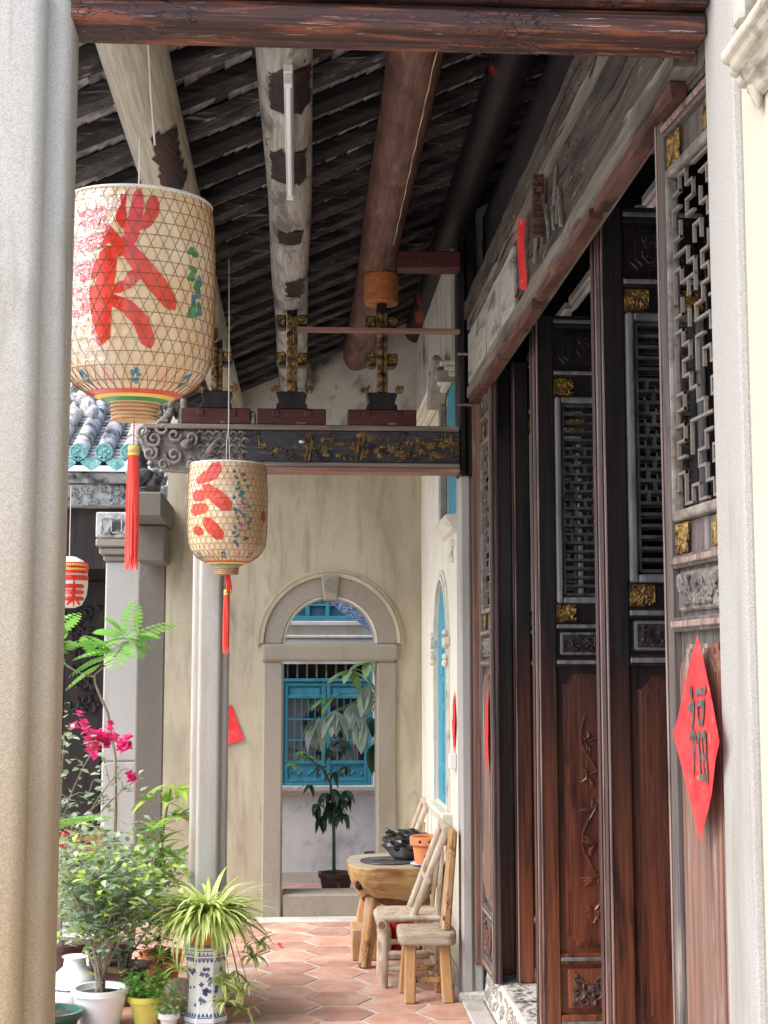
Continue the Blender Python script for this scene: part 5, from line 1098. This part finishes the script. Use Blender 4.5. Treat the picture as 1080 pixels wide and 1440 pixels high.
for k in range(14): mb.ball((-1.22 + rg.uniform(-.09, .1), 11.45 + rg.uniform(-.06, .06), 3.26 + rg.random() * .22), rg.uniform(.035, .075), 9, 7, .6, seed=k + 50)
mb.tube([(-1.22, 11.45, 3.3), (-1.30, 11.45, 3.6), (-1.24, 11.45, 3.85)], [.06, .05, .02], 7)
mb.build('black_beast', 'char_black', ev, smooth=70, label='soot black carved beast at the eave corner')
mb = MB()
for k in range(26): t_ = k / 25; mb.ball((-2.05 + .30 * t_, 12.7 - .7 * t_, 4.42 - .36 * t_), .06 + .02 * math.sin(k), 8, 6, .5, seed=k)
mb.build('hip_ridge', 'eave_stone', ev, smooth=70)
hd = thing('door_front', 'dark carved door front of the far wing behind the bougainvillea', 'door front', (-2.3, 13.3, 0))
MB().box(-4.2, -1.05, 13.3, 13.4, -.08, 3.4).build('front', 'far_door', hd)
for i in range(6):
    x = -1.32 - i * .42; d = MB().box(x - .40, x, 13.26, 13.298, .1, 2.7).build('leaf', 'far_door', hd, bevel=.006)
    MB().box(x - .34, x - .06, 13.248, 13.259, .3, 1.3).build('panel', 'far_door', d, bevel=.008)
    carve(MB(), x - .34, x - .06, 1.5, 2.5, lambda u, v, h: (u, 13.256 - h, v), i, 40, .02).build('carving', 'carve_black', d)
MB().box(-4.2, -1.05, 11.9, 13.3, -.19, -.05).build('wing_floor', 'granite_dark', kind='structure')
MB().box(-4.2, -1.25, 12.5, 13.3, 3.2, 3.26).build('wing_ceiling', 'far_door', kind='structure')
bn = thing('slatted_bench', 'low brown slatted wooden bench under the bougainvillea', 'bench', (-1.75, 11.3, -.08))
for k in range(4): MB().box(-2.2, -1.5, 11.1 + k * .09, 11.1 + k * .09 + .07, .34, .365).build('slat', 'chair_wood', bn, bevel=.004)
for k in range(2): MB().box(-2.2, -1.5, 11.44, 11.465, .46 + k * .1, .53 + k * .1).build('back_slat', 'chair_wood', bn, bevel=.004)
for x in (-2.15, -1.55):
    for y in (11.12, 11.45): MB().box(x - .025, x + .025, y - .02, y + .02, -.08, .338 if y < 11.3 else .66).build('leg', 'chair_wood', bn, bevel=.004)

# ------------------------------------------------------------------ plants
def leaf_pts(L, w, bend=.3, fold=.15, n=6, tip=.5):
    vs = []
    for i in range(n + 1):
        t = i / n; ww = w * (math.sin(math.pi * min(t ** (tip) * .97 + .03, 1)) ** .8) if 0 < i < n else (w * .06 if i == 0 else w * .02)
        x = L * (math.sin(bend * t) / bend if bend else t); z = L * (math.cos(bend * t) - 1) / bend if bend else 0
        vs += [(x, -ww / 2, z + fold * ww / 2), (x, 0, z), (x, ww / 2, z + fold * ww / 2)]
    return vs, [(i * 3 + j, i * 3 + j + 1, i * 3 + 4 + j, i * 3 + 3 + j) for i in range(n) for j in range(2)]
def leaf_mesh(name, mats, **k): v, f = leaf_pts(**k); return MB().add(v, f).mesh(name, mats, smooth=60, fix=False)
def put(mb, vf, mt, m=0): mb.add([mt @ Vector(v) for v in vf[0]], vf[1], m)
def mat_at(p, yaw, pitch, roll=0, s=1): return Matrix.Translation(p) @ Matrix.Rotation(yaw, 4, 'Z') @ Matrix.Rotation(-pitch, 4, 'Y') @ Matrix.Rotation(roll, 4, 'X') @ Matrix.Diagonal((s, s, s, 1))
def potlathe(name, label, mat, c, r0, r1, h, rim=.012, cat='pot', group=None, n=32, extra=None):
    t = thing(name, label, cat, c, group)
    MB().lathe([(r0, 0), (r0 + (r1 - r0) * .5, h * .5), (r1, h - .03), (r1 + rim, h - .028), (r1 + rim, h), (r1 - .012, h), (r1 - .02, h - .03), (0, h - .035)], n, c, close=False).build('vessel', mat, t, smooth=40)
    MB().lathe([(r1 - .018, h - .032), (r1 * .5, h - .02), (0, h - .018)], 20, c, close=False).build('soil', 'soil', t)
    return t
gp = random.Random(21)
# porcelain stool
ps_ = thing('porcelain_stool', 'white porcelain plant stand with blue flower pattern under the spider plant', 'plant stand', (-.487, 7.98, 0))
prof = [(.115, 0), (.125, .012), (.125, .04), (.108, .07), (.102, .13), (.099, .21), (.103, .28), (.112, .34), (.126, .365), (.126, .40), (.118, .41), (0, .412)]
body = MB().lathe(prof, 8, (-.487, 7.98, 0)).build('body', 'ceramic_white', ps_, bevel=.006, seg=2)
def oct_r(z):
    for (r0, z0), (r1, z1) in zip(prof, prof[1:]):
        if z0 <= z <= z1 and z1 > z0: return r0 + (r1 - r0) * (z - z0) / (z1 - z0)
    return .1
def onoct(face, s, z, h=.0015):
    q = R(45 * face); r = oct_r(z) * math.cos(R(22.5)) + h
    return (-.487 + r * math.cos(q) - s * math.sin(q), 7.98 + r * math.sin(q) + s * math.cos(q), z)
mb = MB()
for fce in range(8):
    for z0, z1, w in ((.368, .374, .044), (.352, .358, .042), (.392, .397, .044), (.045, .050, .042), (.015, .02, .046)):
        mb.add([onoct(fce, -w, z0), onoct(fce, w, z0), onoct(fce, w, z1), onoct(fce, -w, z1)], [(0, 1, 2, 3)])
    for k in range(4):
        s = -.032 + k * .0213
        for zb, sg in ((.350, -1), (.052, 1)):
            mb.add([onoct(fce, s - .009, zb), onoct(fce, s + .009, zb), onoct(fce, s + .006, zb + sg * .012), onoct(fce, s, zb + sg * .02), onoct(fce, s - .006, zb + sg * .012)], [(0, 1, 2, 3, 4)])
            mb.add([onoct(fce, s - .007, .377), onoct(fce, s + .007, .377), onoct(fce, s, .389)], [(0, 1, 2)])
for k in range(34):
    fce = gp.choice((5, 6, 6, 7)); s = gp.uniform(-.03, .03); z = gp.uniform(.10, .30); a = gp.random() * 6; r = gp.uniform(.008, .02)
    mb.add([onoct(fce, max(min(s + r * (1 if q % 2 else .6) * math.cos(a + q * .785), .037), -.037), z + r * (1 if q % 2 else .6) * math.sin(a + q * .785), .002) for q in range(8)], [tuple(range(8))])
mb.build('blue_pattern', 'ceramic_blue', body, fix=False, kind='stuff')
# spider plant
sp_ = thing('spider_plant', 'large arching spider plant with striped yellow green blades on the porcelain stand', 'plant', (-.487, 7.98, .413))
MB().lathe([(.075, 0), (.10, .09), (.112, .13), (.118, .13), (.118, .155), (.106, .155), (.10, .13), (0, .125)], 28, (-.487, 7.98, .4135), close=False).build('clay_pot', 'clay_orange', sp_, smooth=40)
def blade(L, w, bend, seed):
    mb = MB(); n = 9; vs = []
    for i in range(n + 1):
        t = i / n; ww = w * (1 - t ** 2.2) * (0.55 + .45 * min(t * 4, 1)) + .0006; x = L * math.sin(bend * t) / bend; z = L * (math.cos(bend * t) - 1) / bend
        for s in (-1, -.42, .42, 1): vs.append((x, s * ww / 2, z + abs(s) * ww * .22))
    for i in range(n):
        for j in range(3): mb.add([vs[i * 4 + j], vs[i * 4 + j + 1], vs[i * 4 + 5 + j], vs[i * 4 + 4 + j]], [(0, 1, 2, 3)], 1 if j == 1 else 0)
    return mb.mesh('blade', ['leaf_lime', 'leaf_cream'] if seed % 2 else ['leaf_cream', 'leaf_lime'], smooth=60, fix=False)
blades = [blade(.36, .029, b, k) for k, b in enumerate((1.3, 1.7, 2.0, 2.3, 1.0, 1.5))]
for k in range(300):
    me = gp.choice(blades); s = gp.uniform(.55, 1.1); r = .05 * math.sqrt(gp.random()); a = gp.random() * 6.283
    inst('blade', me, sp_, (-.487 + r * math.cos(a), 7.98 + r * math.sin(a), .535 + gp.random() * .02), (gp.uniform(-.3, .3), -gp.uniform(.25, 1.35), a + gp.uniform(-.5, .5)), (s, gp.uniform(.9, 1.4), s))
for (x, y, z) in ((-.36, 7.90, .24), (-.30, 7.92, .17), (-.38, 7.86, .13), (-.24, 8.0, .33), (-.62, 7.84, .30), (-.28, 7.96, .06), (-.20, 8.0, .40), (-.40, 7.85, .22), (-.26, 7.9, .20)):
    MB().tube(bez((-.46, 7.96, .56), ((x - .46) / 2 - (.0), y, .60), (x, y, z), 10), .0022, 5).build('runner', 'stem_green', sp_)
    for k in range(15):
        s = gp.uniform(.22, .42); a = gp.random() * 6.283
        inst('plantlet_blade', gp.choice(blades), sp_, (x, y, z), (0, -gp.uniform(.2, 1.1), a), (s, .9, s))
mb = MB()
for k in range(130):
    me = gp.choice(blades); sc_ = gp.uniform(.6, 1.2); a = gp.random() * 6.283; r = .06 * math.sqrt(gp.random())
    mt = mat_at((-.487 + r * math.cos(a), 7.98 + r * math.sin(a), .54), a + gp.uniform(-.4, .4), gp.uniform(.2, 1.1), gp.uniform(-.3, .3), sc_)
    for p in me.polygons: mb.add([mt @ me.vertices[i].co for i in p.vertices], [tuple(range(len(p.vertices)))], p.material_index)
mb.build('inner_blades', ['leaf_lime', 'leaf_cream'], sp_, kind='stuff', fix=False)
# white pot with twiggy shrub, yellow pot, small pots
def twigs(mb, base, n, hgt, spread, g, rad=.008, depth=2):
    tips = []
    for k in range(n):
        a = g.random() * 6.283; p0 = Vector(base) + Vector((g.uniform(-.03, .03), g.uniform(-.03, .03), 0)); d = Vector((math.cos(a) * spread * g.uniform(.4, 1), math.sin(a) * spread * g.uniform(.4, 1), hgt * g.uniform(.7, 1.05)))
        p1 = p0 + d * .5 + Vector((g.uniform(-.05, .05), g.uniform(-.05, .05), 0)); p2 = p0 + d
        ps = bez(p0, p1, p2, 7); mb.tube(ps, [rad * (1 - .75 * i / 7) for i in range(8)], 5); tips.append(p2)
        for q in range(depth * 3):
            s = ps[g.randrange(3, 8)]; e = s + Vector((g.uniform(-1, 1) * spread * .6, g.uniform(-1, 1) * spread * .6, g.uniform(.1, .45) * hgt)); m_ = s.lerp(e, .5) + Vector((0, 0, .03))
            mb.tube(bez(s, m_, e, 4), [rad * .4, rad * .35, rad * .3, rad * .25, rad * .15], 4); tips += [e, s.lerp(e, .5)]
    return tips
def leafcloud(mb, pts, per, rad, vf, g, smin=.7, smax=1.3, up=.3, m=0):
    for p in pts:
        for k in range(per):
            q = Vector(p) + Vector((g.gauss(0, rad), g.gauss(0, rad), g.gauss(0, rad)))
            put(mb, vf, mat_at(q, g.random() * 6.283, g.uniform(-.7, .9) * (1 - up) + up * .4, g.uniform(-.6, .6), g.uniform(smin, smax)), m)
white = potlathe('flower_pot', 'round white ceramic flower pot holding the twiggy shrub', 'ceramic_white', (-1.05, 7.94, 0), .105, .145, .20, group='pots in the courtyard corner')
sh = thing('potted_shrub', 'twiggy grey green shrub growing in the white pot', 'shrub', (-1.05, 7.94, .18))
g = random.Random(31); mb = MB(); tips = twigs(mb, (-1.05, 7.94, .17), 12, .62, .28, g, .0095); mb.build('branches', 'bark', sh, smooth=50)
vf_ = leaf_pts(L=.055, w=.031, bend=.4, n=3)
mb = MB(); leafcloud(mb, [p for p in tips if p.z > .42], 9, .055, vf_, g); mb.build('foliage', 'leaf_grey', sh, kind='stuff', fix=False)
mb = MB(); leafcloud(mb, [p for p in tips if p.z > .40][::3], 9, .06, vf_, g); mb.build('young_foliage', 'leaf_lime', sh, kind='stuff', fix=False)
potlathe('flower_pot', 'yellow green glazed flower pot beside the white pot', 'ceramic_yellow', (-.805, 7.95, 0), .062, .095, .155, .008, group='pots in the courtyard corner')
gl = thing('low_plant', 'low bright green leafy plant in the yellow pot', 'plant', (-.805, 7.95, .14)); mb = MB()
leafcloud(mb, [(-.805 + g.uniform(-.12, .12), 7.94 + g.uniform(-.08, .08), .17 + g.uniform(0, .10)) for _ in range(40)], 9, .025, leaf_pts(L=.03, w=.024, bend=.6, n=3), g); mb.build('foliage', 'leaf_bright', gl, kind='stuff', fix=False)
mb = MB(); twigs(mb, (-.805, 7.95, .12), 8, .12, .10, g, .004, 1); mb.build('stems', 'stem_green', gl)
potlathe('flower_pot', 'small pale pot in front of the porcelain stand', 'ceramic_white', (-.68, 7.90, 0), .04, .055, .075, .005, group='pots in the courtyard corner')
gl = thing('low_plant', 'small trailing plant in the small pale pot', 'plant', (-.68, 7.90, .06)); mb = MB()
leafcloud(mb, [(-.68 + g.uniform(-.06, .06), 7.89 + g.uniform(-.05, .05), .09 + g.uniform(0, .12)) for _ in range(18)], 8, .02, leaf_pts(L=.03, w=.02, bend=.5, n=3), g); mb.build('foliage', 'leaf_mid', gl, kind='stuff', fix=False)
mb = MB(); twigs(mb, (-.68, 7.9, .05), 5, .14, .06, g, .003, 1); mb.build('stems', 'stem_green', gl)
pg = thing('round_jar', 'white round jar with blue line behind the white pot', 'jar', (-1.25, 8.35, 0)); MB().lathe([(.07, 0), (.12, .06), (.135, .12), (.11, .19), (.065, .23), (.06, .27), (.075, .285), (.06, .28), (0, .27)], 32, (-1.25, 8.35, .0)).build('body', 'ceramic_white', pg, smooth=50)
MB().lathe([(.1355, .115), (.1365, .12), (.1355, .125)], 32, (-1.25, 8.35, 0), close=False).build('blue_line', 'ceramic_blue', pg)
potlathe('flower_pot', 'dark green glazed pot at the bottom left corner', 'ceramic_green', (-1.27, 7.75, 0), .11, .15, .13, group='pots in the courtyard corner')
pj = thing('round_jar', 'small tan jar tucked behind the porcelain stand', 'jar', (-.66, 8.2, 0)); MB().lathe([(.05, 0), (.09, .05), (.095, .10), (.06, .17), (.055, .18), (0, .18)], 24, (-.66, 8.2, 0)).build('body', 'bamboo', pj, smooth=50)
for (x, y, r, h, m, lb) in ((-.98, 8.45, .13, .22, 'ceramic_brown', 'brown clay pot behind the yellow pot, under the dark bush'), (-1.42, 8.9, .15, .26, 'ceramic_brown', 'brown clay pot hidden under the bougainvillea'), (-.80, 8.7, .12, .24, 'clay_orange', 'orange clay pot of the bright lime plant beside the slender column'), (-1.14, 9.0, .14, .25, 'ceramic_brown', 'brown pot of the tall feathery plant')):
    potlathe('flower_pot', lb, m, (x, y, 0), r * .75, r, h, group='pots in the courtyard corner')
bu = thing('leafy_bush', 'dense dark and light green bush between the shrub and the spider plant', 'shrub', (-.98, 8.45, .2)); mb = MB()
tips = twigs(mb, (-.98, 8.45, .2), 12, .55, .30, g, .008); mb.build('branches', 'bark', bu)
mb = MB(); leafcloud(mb, tips, 6, .06, leaf_pts(L=.06, w=.032, bend=.5, n=3), g); mb.build('foliage', 'leaf_mid', bu, kind='stuff', fix=False)
mb = MB(); leafcloud(mb, [(-.98 + g.uniform(-.25, .25), 8.4 + g.uniform(-.2, .1), .25 + g.random() * .35) for _ in range(50)], 6, .04, leaf_pts(L=.055, w=.03, bend=.5, n=3), g); mb.build('dark_foliage', 'leaf_dark', bu, kind='stuff', fix=False)
mb = MB()
for c in ((-.83, 8.15, .38), (-.76, 8.2, .30), (-.92, 8.1, .42), (-.70, 8.2, .45)):
    for k in range(18): put(mb, leaf_pts(L=.12, w=.016, bend=1.2, n=5), mat_at(c, g.random() * 6.28, g.uniform(.2, 1.2), 0, g.uniform(.7, 1.1)))
mb.build('grassy_tufts', 'leaf_lime', bu, kind='stuff', fix=False)
# bright lime plant by the column
lp = thing('lime_plant', 'bright lime green whorled plant climbing beside the slender column', 'plant', (-.80, 8.7, .22))
stem = bez((-.80, 8.7, .22), (-.86, 8.7, .7), (-.76, 8.72, 1.18), 12); MB().tube(stem, .007, 6).build('stem', 'stem_green', lp)
lm = leaf_mesh('leaf', 'leaf_lime', L=.18, w=.05, bend=.7, fold=.2); lm2 = leaf_mesh('leaf', 'leaf_bright', L=.13, w=.038, bend=.9, fold=.2)
for (sx, sy, sz, n) in [(p.x + g.uniform(-.05, .05), p.y, p.z, 6) for p in stem[3:]] + [(-.90, 8.66, 1.12, 6), (-.70, 8.68, 1.02, 6), (-.92, 8.7, .80, 6), (-.72, 8.66, .78, 6), (-.94, 8.62, .52, 6), (-.84, 8.6, .95, 6), (-.78, 8.6, .66, 6), (-.88, 8.6, .62, 6)]:
    for k in range(n + 2): s = g.uniform(.7, 1.2); inst('leaf', lm if g.random() < .8 else lm2, lp, (sx, sy, sz), (0, -g.uniform(-.3, .9), k * 6.283 / n + g.random()), (s, s, s))
# feathery tall plant
fp_ = thing('feathery_tree', 'tall thin plant with bright feathery fronds rising before the granite pier', 'tree', (-1.14, 9.0, .22))
st = [Vector(p) for p in ((-1.14, 9.0, .22), (-1.13, 9.0, .6), (-1.12, 9.0, 1.0), (-1.13, 9.0, 1.35), (-1.18, 9.0, 1.62), (-1.26, 9.0, 1.80), (-1.27, 9.0, 1.86))]
MB().tube(st, [.013, .012, .011, .010, .009, .008, .008], 7).build('stem', 'bark', fp_, smooth=50)
MB().tube(bez((-1.27, 9.0, 1.86), (-1.16, 9.0, 1.95), (-1.06, 9.0, 2.08), 6), [.007, .006, .006, .005, .005, .004, .004], 6).build('branch', 'bark', fp_)
MB().tube(bez((-1.27, 9.0, 1.85), (-1.42, 9.0, 1.86), (-1.58, 9.0, 2.06), 6), [.008, .007, .006, .006, .005, .005, .004], 6).build('branch', 'bark', fp_)
def frond(parent, p, q, droop, w=.075, n=10, mat='leaf_bright'):
    p, q = Vector(p), Vector(q); c = p.lerp(q, .5) + Vector((0, 0, droop)); ps = bez(p, c, q, n); mb = MB()
    mb.tube(ps, [.0028 * (1 - .7 * i / n) for i in range(n + 1)], 4)
    for i in range(2, n + 1):
        d = (ps[i] - ps[i - 1]).normalized(); s = d.cross(Vector((0, .25, 1))).normalized(); t = i / n; ln = w * math.sin(math.pi * (t * .8 + .15)) ** .7
        for sg in (-1, 1):
            e = (s * sg * .95 + d * .35 + Vector((0, 0, -.28))).normalized(); pn = e.cross(d).normalized(); b = d * (ln * .15)
            a0 = ps[i]; mb.add([a0, a0 + e * ln * .3 + b, a0 + e * ln * .75 + b, a0 + e * ln, a0 + e * ln * .75 - b * .8, a0 + e * ln * .3 - b], [(0, 1, 2, 3, 4, 5)])
    return mb.build('frond', mat, parent, fix=False)
for p, q, dr_ in (((-1.06, 9, 2.08), (-.74, 8.9, 2.19), .05), ((-1.06, 9, 2.08), (-.98, 8.8, 1.96), .06), ((-1.07, 9, 2.08), (-1.22, 8.85, 2.02), .06), ((-1.06, 9, 2.08), (-1.20, 9.1, 2.22), .05), ((-1.06, 9, 2.08), (-1.02, 8.9, 2.32), .03), ((-1.06, 9, 2.08), (-.90, 8.85, 2.02), .05), ((-1.10, 9, 2.03), (-1.40, 8.9, 2.06), .06), ((-1.15, 9, 1.98), (-1.40, 8.9, 1.86), .07), ((-1.2, 9, 1.93), (-1.42, 8.9, 1.78), .06), ((-1.2, 9, 1.95), (-1.30, 8.8, 2.10), .05),
                  ((-1.58, 9, 2.06), (-1.36, 8.9, 2.24), .06), ((-1.58, 9, 2.06), (-1.44, 8.8, 2.0), .05), ((-1.58, 9, 2.06), (-1.75, 8.9, 2.1), .05), ((-1.55, 9, 2.04), (-1.46, 9.0, 2.15), .05), ((-1.55, 9, 2.04), (-1.48, 8.8, 1.90), .04), ((-1.58, 9, 2.06), (-1.52, 8.9, 2.20), .03), ((-1.06, 9, 2.08), (-.86, 8.75, 2.10), .05), ((-1.1, 9, 2.05), (-1.12, 8.7, 1.90), .06), ((-1.13, 9, 2.0), (-1.36, 8.8, 1.96), .06), ((-1.07, 9, 2.08), (-1.26, 8.9, 2.13), .07), ((-1.5, 9, 2.0), (-1.36, 8.7, 2.06), .06)):
    frond(fp_, p, q, dr_, .075 if q[2] > 2.25 else .10)
frond(fp_, (-1.56, 8.5, .93), (-1.06, 8.4, 1.05), .10, .10, 20); frond(fp_, (-1.54, 8.5, .90), (-1.28, 8.3, .92), .05, .08, 16)
MB().tube(bez((-1.14, 9.0, .5), (-1.4, 8.7, .5), (-1.56, 8.5, .93), 8), .005, 5).build('branch', 'bark', fp_)
# bougainvillea
bo = thing('bougainvillea', 'bougainvillea with magenta bracts leaning from behind the near column', 'shrub', (-1.42, 8.9, .24))
mb = MB(); tips = []
for q in ((-1.05, 8.7, 1.30), (-1.22, 8.7, 1.42), (-1.38, 8.6, 1.52), (-1.45, 8.6, 1.70), (-1.16, 8.7, 1.12), (-1.45, 8.7, 1.15), (-1.30, 8.6, 1.0), (-1.50, 8.8, 1.4), (-.95, 8.7, 1.25)):
    ps = bez((-1.42, 8.9, .24), (-1.52 + g.uniform(-.05, .1), 8.8, .9), q, 10); mb.tube(ps, [.010 * (1 - .8 * i / 10) + .001 for i in range(11)], 5); tips += ps[6:]
for k in range(26): s = g.choice(tips); e = s + Vector((g.uniform(-.12, .16), g.uniform(-.1, .1), g.uniform(-.03, .14))); mb.tube([s, s.lerp(e, .5) + Vector((0, 0, .015)), e], [.003, .0025, .0015], 4); tips.append(e)
mb.build('branches', 'bark', bo)
tips += [Vector((-1.38 + g.gauss(0, .12), 8.6 + g.gauss(0, .08), 1.42 + g.gauss(0, .12))) for _ in range(30)]
mb = MB(); leafcloud(mb, tips, 3, .03, leaf_pts(L=.055, w=.036, bend=.5, n=3), g); mb.build('foliage', 'leaf_grey', bo, kind='stuff', fix=False)
brm = MB()
for k in range(6): put(brm, leaf_pts(L=.036, w=.036, bend=.9, fold=.3, n=4), mat_at((0, 0, .008 * (k > 2)), k * 2.094 + .9 * (k > 2), .5 + .5 * (k > 2)))
brm = brm.mesh('flower', 'bract', smooth=60, fix=False)
fl_pts = [Vector((-1.20, 8.68, 1.48)) + Vector((g.gauss(0, .075), g.gauss(0, .05), g.gauss(0, .045))) for _ in range(26)] + [Vector((-1.08, 8.65, 1.43)) + Vector((g.gauss(0, .04), 0, g.gauss(0, .03))) for _ in range(7)] + [Vector(p) for p in ((-1.30, 8.6, 1.62), (-.98, 8.66, 1.24), (-.99, 8.66, 1.26), (-1.43, 8.5, 1.44), (-1.45, 8.5, 1.40), (-1.43, 8.5, 1.08), (-1.40, 8.5, .92), (-1.28, 8.5, .90), (-1.41, 8.5, .95), (-1.36, 8.5, .86), (-1.44, 8.5, 1.46), (-1.32, 8.5, .94))]
for p in fl_pts: s = g.uniform(1.0, 1.5); inst('flower', brm, bo, p, (g.uniform(-.8, .8), g.uniform(-.8, .8), g.random() * 6), (s, s, s))
for (x, y, lb) in ((-.12, 10.05, 'single fallen magenta bract lying on the floor tiles'), (-.42, 8.75, 'fallen magenta bract on the tiles beside the slender column')):
    o = inst('fallen_bract', brm, None, (x, y, .006), (.2, .1, 1), (.8, .8, .8)); tag(o, lb, 'petal')
# potted money tree in the passage
mt_ = thing('potted_tree', 'dark leaved small tree in a brown pot beyond the doorway', 'tree', (.30, 11.95, .02))
MB().lathe([(.11, 0), (.15, .18), (.165, .185), (.165, .215), (.14, .215), (.135, .18), (0, .18)], 6, (.315, 11.95, .02), close=False).build('pot', 'ceramic_brown', mt_)
MB().box(.29, .345, 11.795, 11.803, .06, .17).build('pot_emblem', 'gold_worn', mt_)
MB().tube([(.30, 11.95, .2), (.298, 11.95, .55), (.29, 11.95, .75), (.27, 11.95, .95), (.20, 11.9, 1.08), (.02, 11.85, 1.22)], [.016, .014, .014, .012, .009, .006], 7).build('trunk', 'leaf_dark', mt_, smooth=50)
dl = leaf_mesh('leaf', 'leaf_dark', L=.17, w=.055, bend=.9, fold=.15); ml = leaf_mesh('leaf', 'leaf_bright', L=.13, w=.04, bend=.6)
def whorl(parent, me, p, n, s0, pitch=(-.6, .3)):
    for k in range(n): s = s0 * g.uniform(.8, 1.15); inst('leaf', me, parent, p, (g.uniform(-.3, .3), -g.uniform(*pitch), k * 6.283 / n + g.uniform(-.3, .3)), (s, s, s))
for p in ((.28, 11.93, .80), (.25, 11.9, .76), (.33, 11.9, .78), (.24, 11.9, .88), (.35, 11.9, .84), (.15, 11.85, .80), (.40, 11.9, .90), (.30, 11.8, .92), (.20, 11.85, .70), (.37, 11.85, .72)): whorl(mt_, dl, p, 6, .95, (-1.3, -.2))
for p in ((.30, 11.9, 1.05), (.40, 11.9, 1.10), (.20, 11.9, 1.10), (.10, 11.85, .95)): whorl(mt_, dl, p, 5, .8, (-.9, .1))
for p in ((.02, 11.85, 1.22), (-.04, 11.85, 1.12), (.08, 11.85, 1.18)): whorl(mt_, ml, p, 5, .85, (-.7, .2))
# big leaved tree reaching in from the right
bt = thing('umbrella_tree', 'umbrella tree with big pale glossy drooping leaves before the teal window', 'tree', (.90, 12.1, .02))
MB().lathe([(.12, 0), (.16, .26), (.175, .265), (.175, .30), (.15, .30), (.14, .26), (0, .26)], 20, (.92, 12.1, .021), close=False).build('pot', 'ceramic_brown', bt, smooth=40)
MB().tube([(.92, 12.1, .28), (.90, 12.1, .9), (.82, 12.08, 1.4), (.66, 12.0, 1.68), (.45, 11.9, 1.76)], [.025, .022, .018, .012, .006], 8).build('trunk', 'bark', bt, smooth=50)
gm = leaf_mesh('leaf', 'leaf_gloss', L=.28, w=.105, bend=.8, fold=.12, tip=.75); gm2 = leaf_mesh('leaf', 'leaf_mid', L=.26, w=.095, bend=.7, fold=.12, tip=.75); gm3 = leaf_mesh('leaf', 'leaf_dark', L=.26, w=.09, bend=.9, fold=.12, tip=.75)
for (p, angs, me, pi_) in (((.16, 11.75, 1.50), (2.6, 3.0, 3.4, 3.9, 4.4, 5.2), gm, -.75), ((.30, 11.7, 1.56), (3.2, 3.8, 4.4, 5.0, 5.6), gm, -.7), ((.50, 11.7, 1.50), (3.8, 4.3, 4.8, 5.3), gm, -.95), ((.45, 11.72, 1.62), (3.4, 3.9, 4.4, 4.9, 5.4, 6.0), gm, -.85), ((.56, 11.7, 1.76), (4.2, 4.7, 5.2, 3.6), gm, -1.0), ((.42, 11.8, 1.88), (2.6, 3.1, 3.7, 4.4, 5.2, 6.0), gm2, -.30), ((.58, 11.8, 1.95), (3.0, 3.8, 4.5, 5.4), gm2, -.15), ((.28, 11.8, 1.66), (2.8, 3.4, 4.0), gm2, -.3), ((.36, 11.85, 1.32), (2.8, 3.4, 4.0, 4.8, 5.5), gm3, -.35), ((.62, 11.85, 1.28), (3.6, 4.2, 4.8, 5.6), gm3, -.95), ((.60, 11.9, 1.5), (3.2, 4.0, 4.8), gm3, -.7)):
    MB().tube(bez((.66, 12.0, 1.66), ((.66 + p[0]) / 2, 11.9, p[2] + .08), p, 6), .005, 5).build('stalk', 'stem_green', bt)
    for a in angs: s = g.uniform(.8, 1.1); inst('leaf', me, bt, p, (g.uniform(-.25, .25), -(pi_ + g.uniform(-.2, .2)), a), (s, s, s))
# small dark pot by the right jamb inside
MB().lathe([(.05, 0), (.07, .3), (.06, .38), (.065, .40), (0, .40)], 16, (.60, 11.75, .021)).build('tall_jar', 'ceramic_brown', smooth=40, label='tall brown jar just inside the doorway at right', cat='jar')
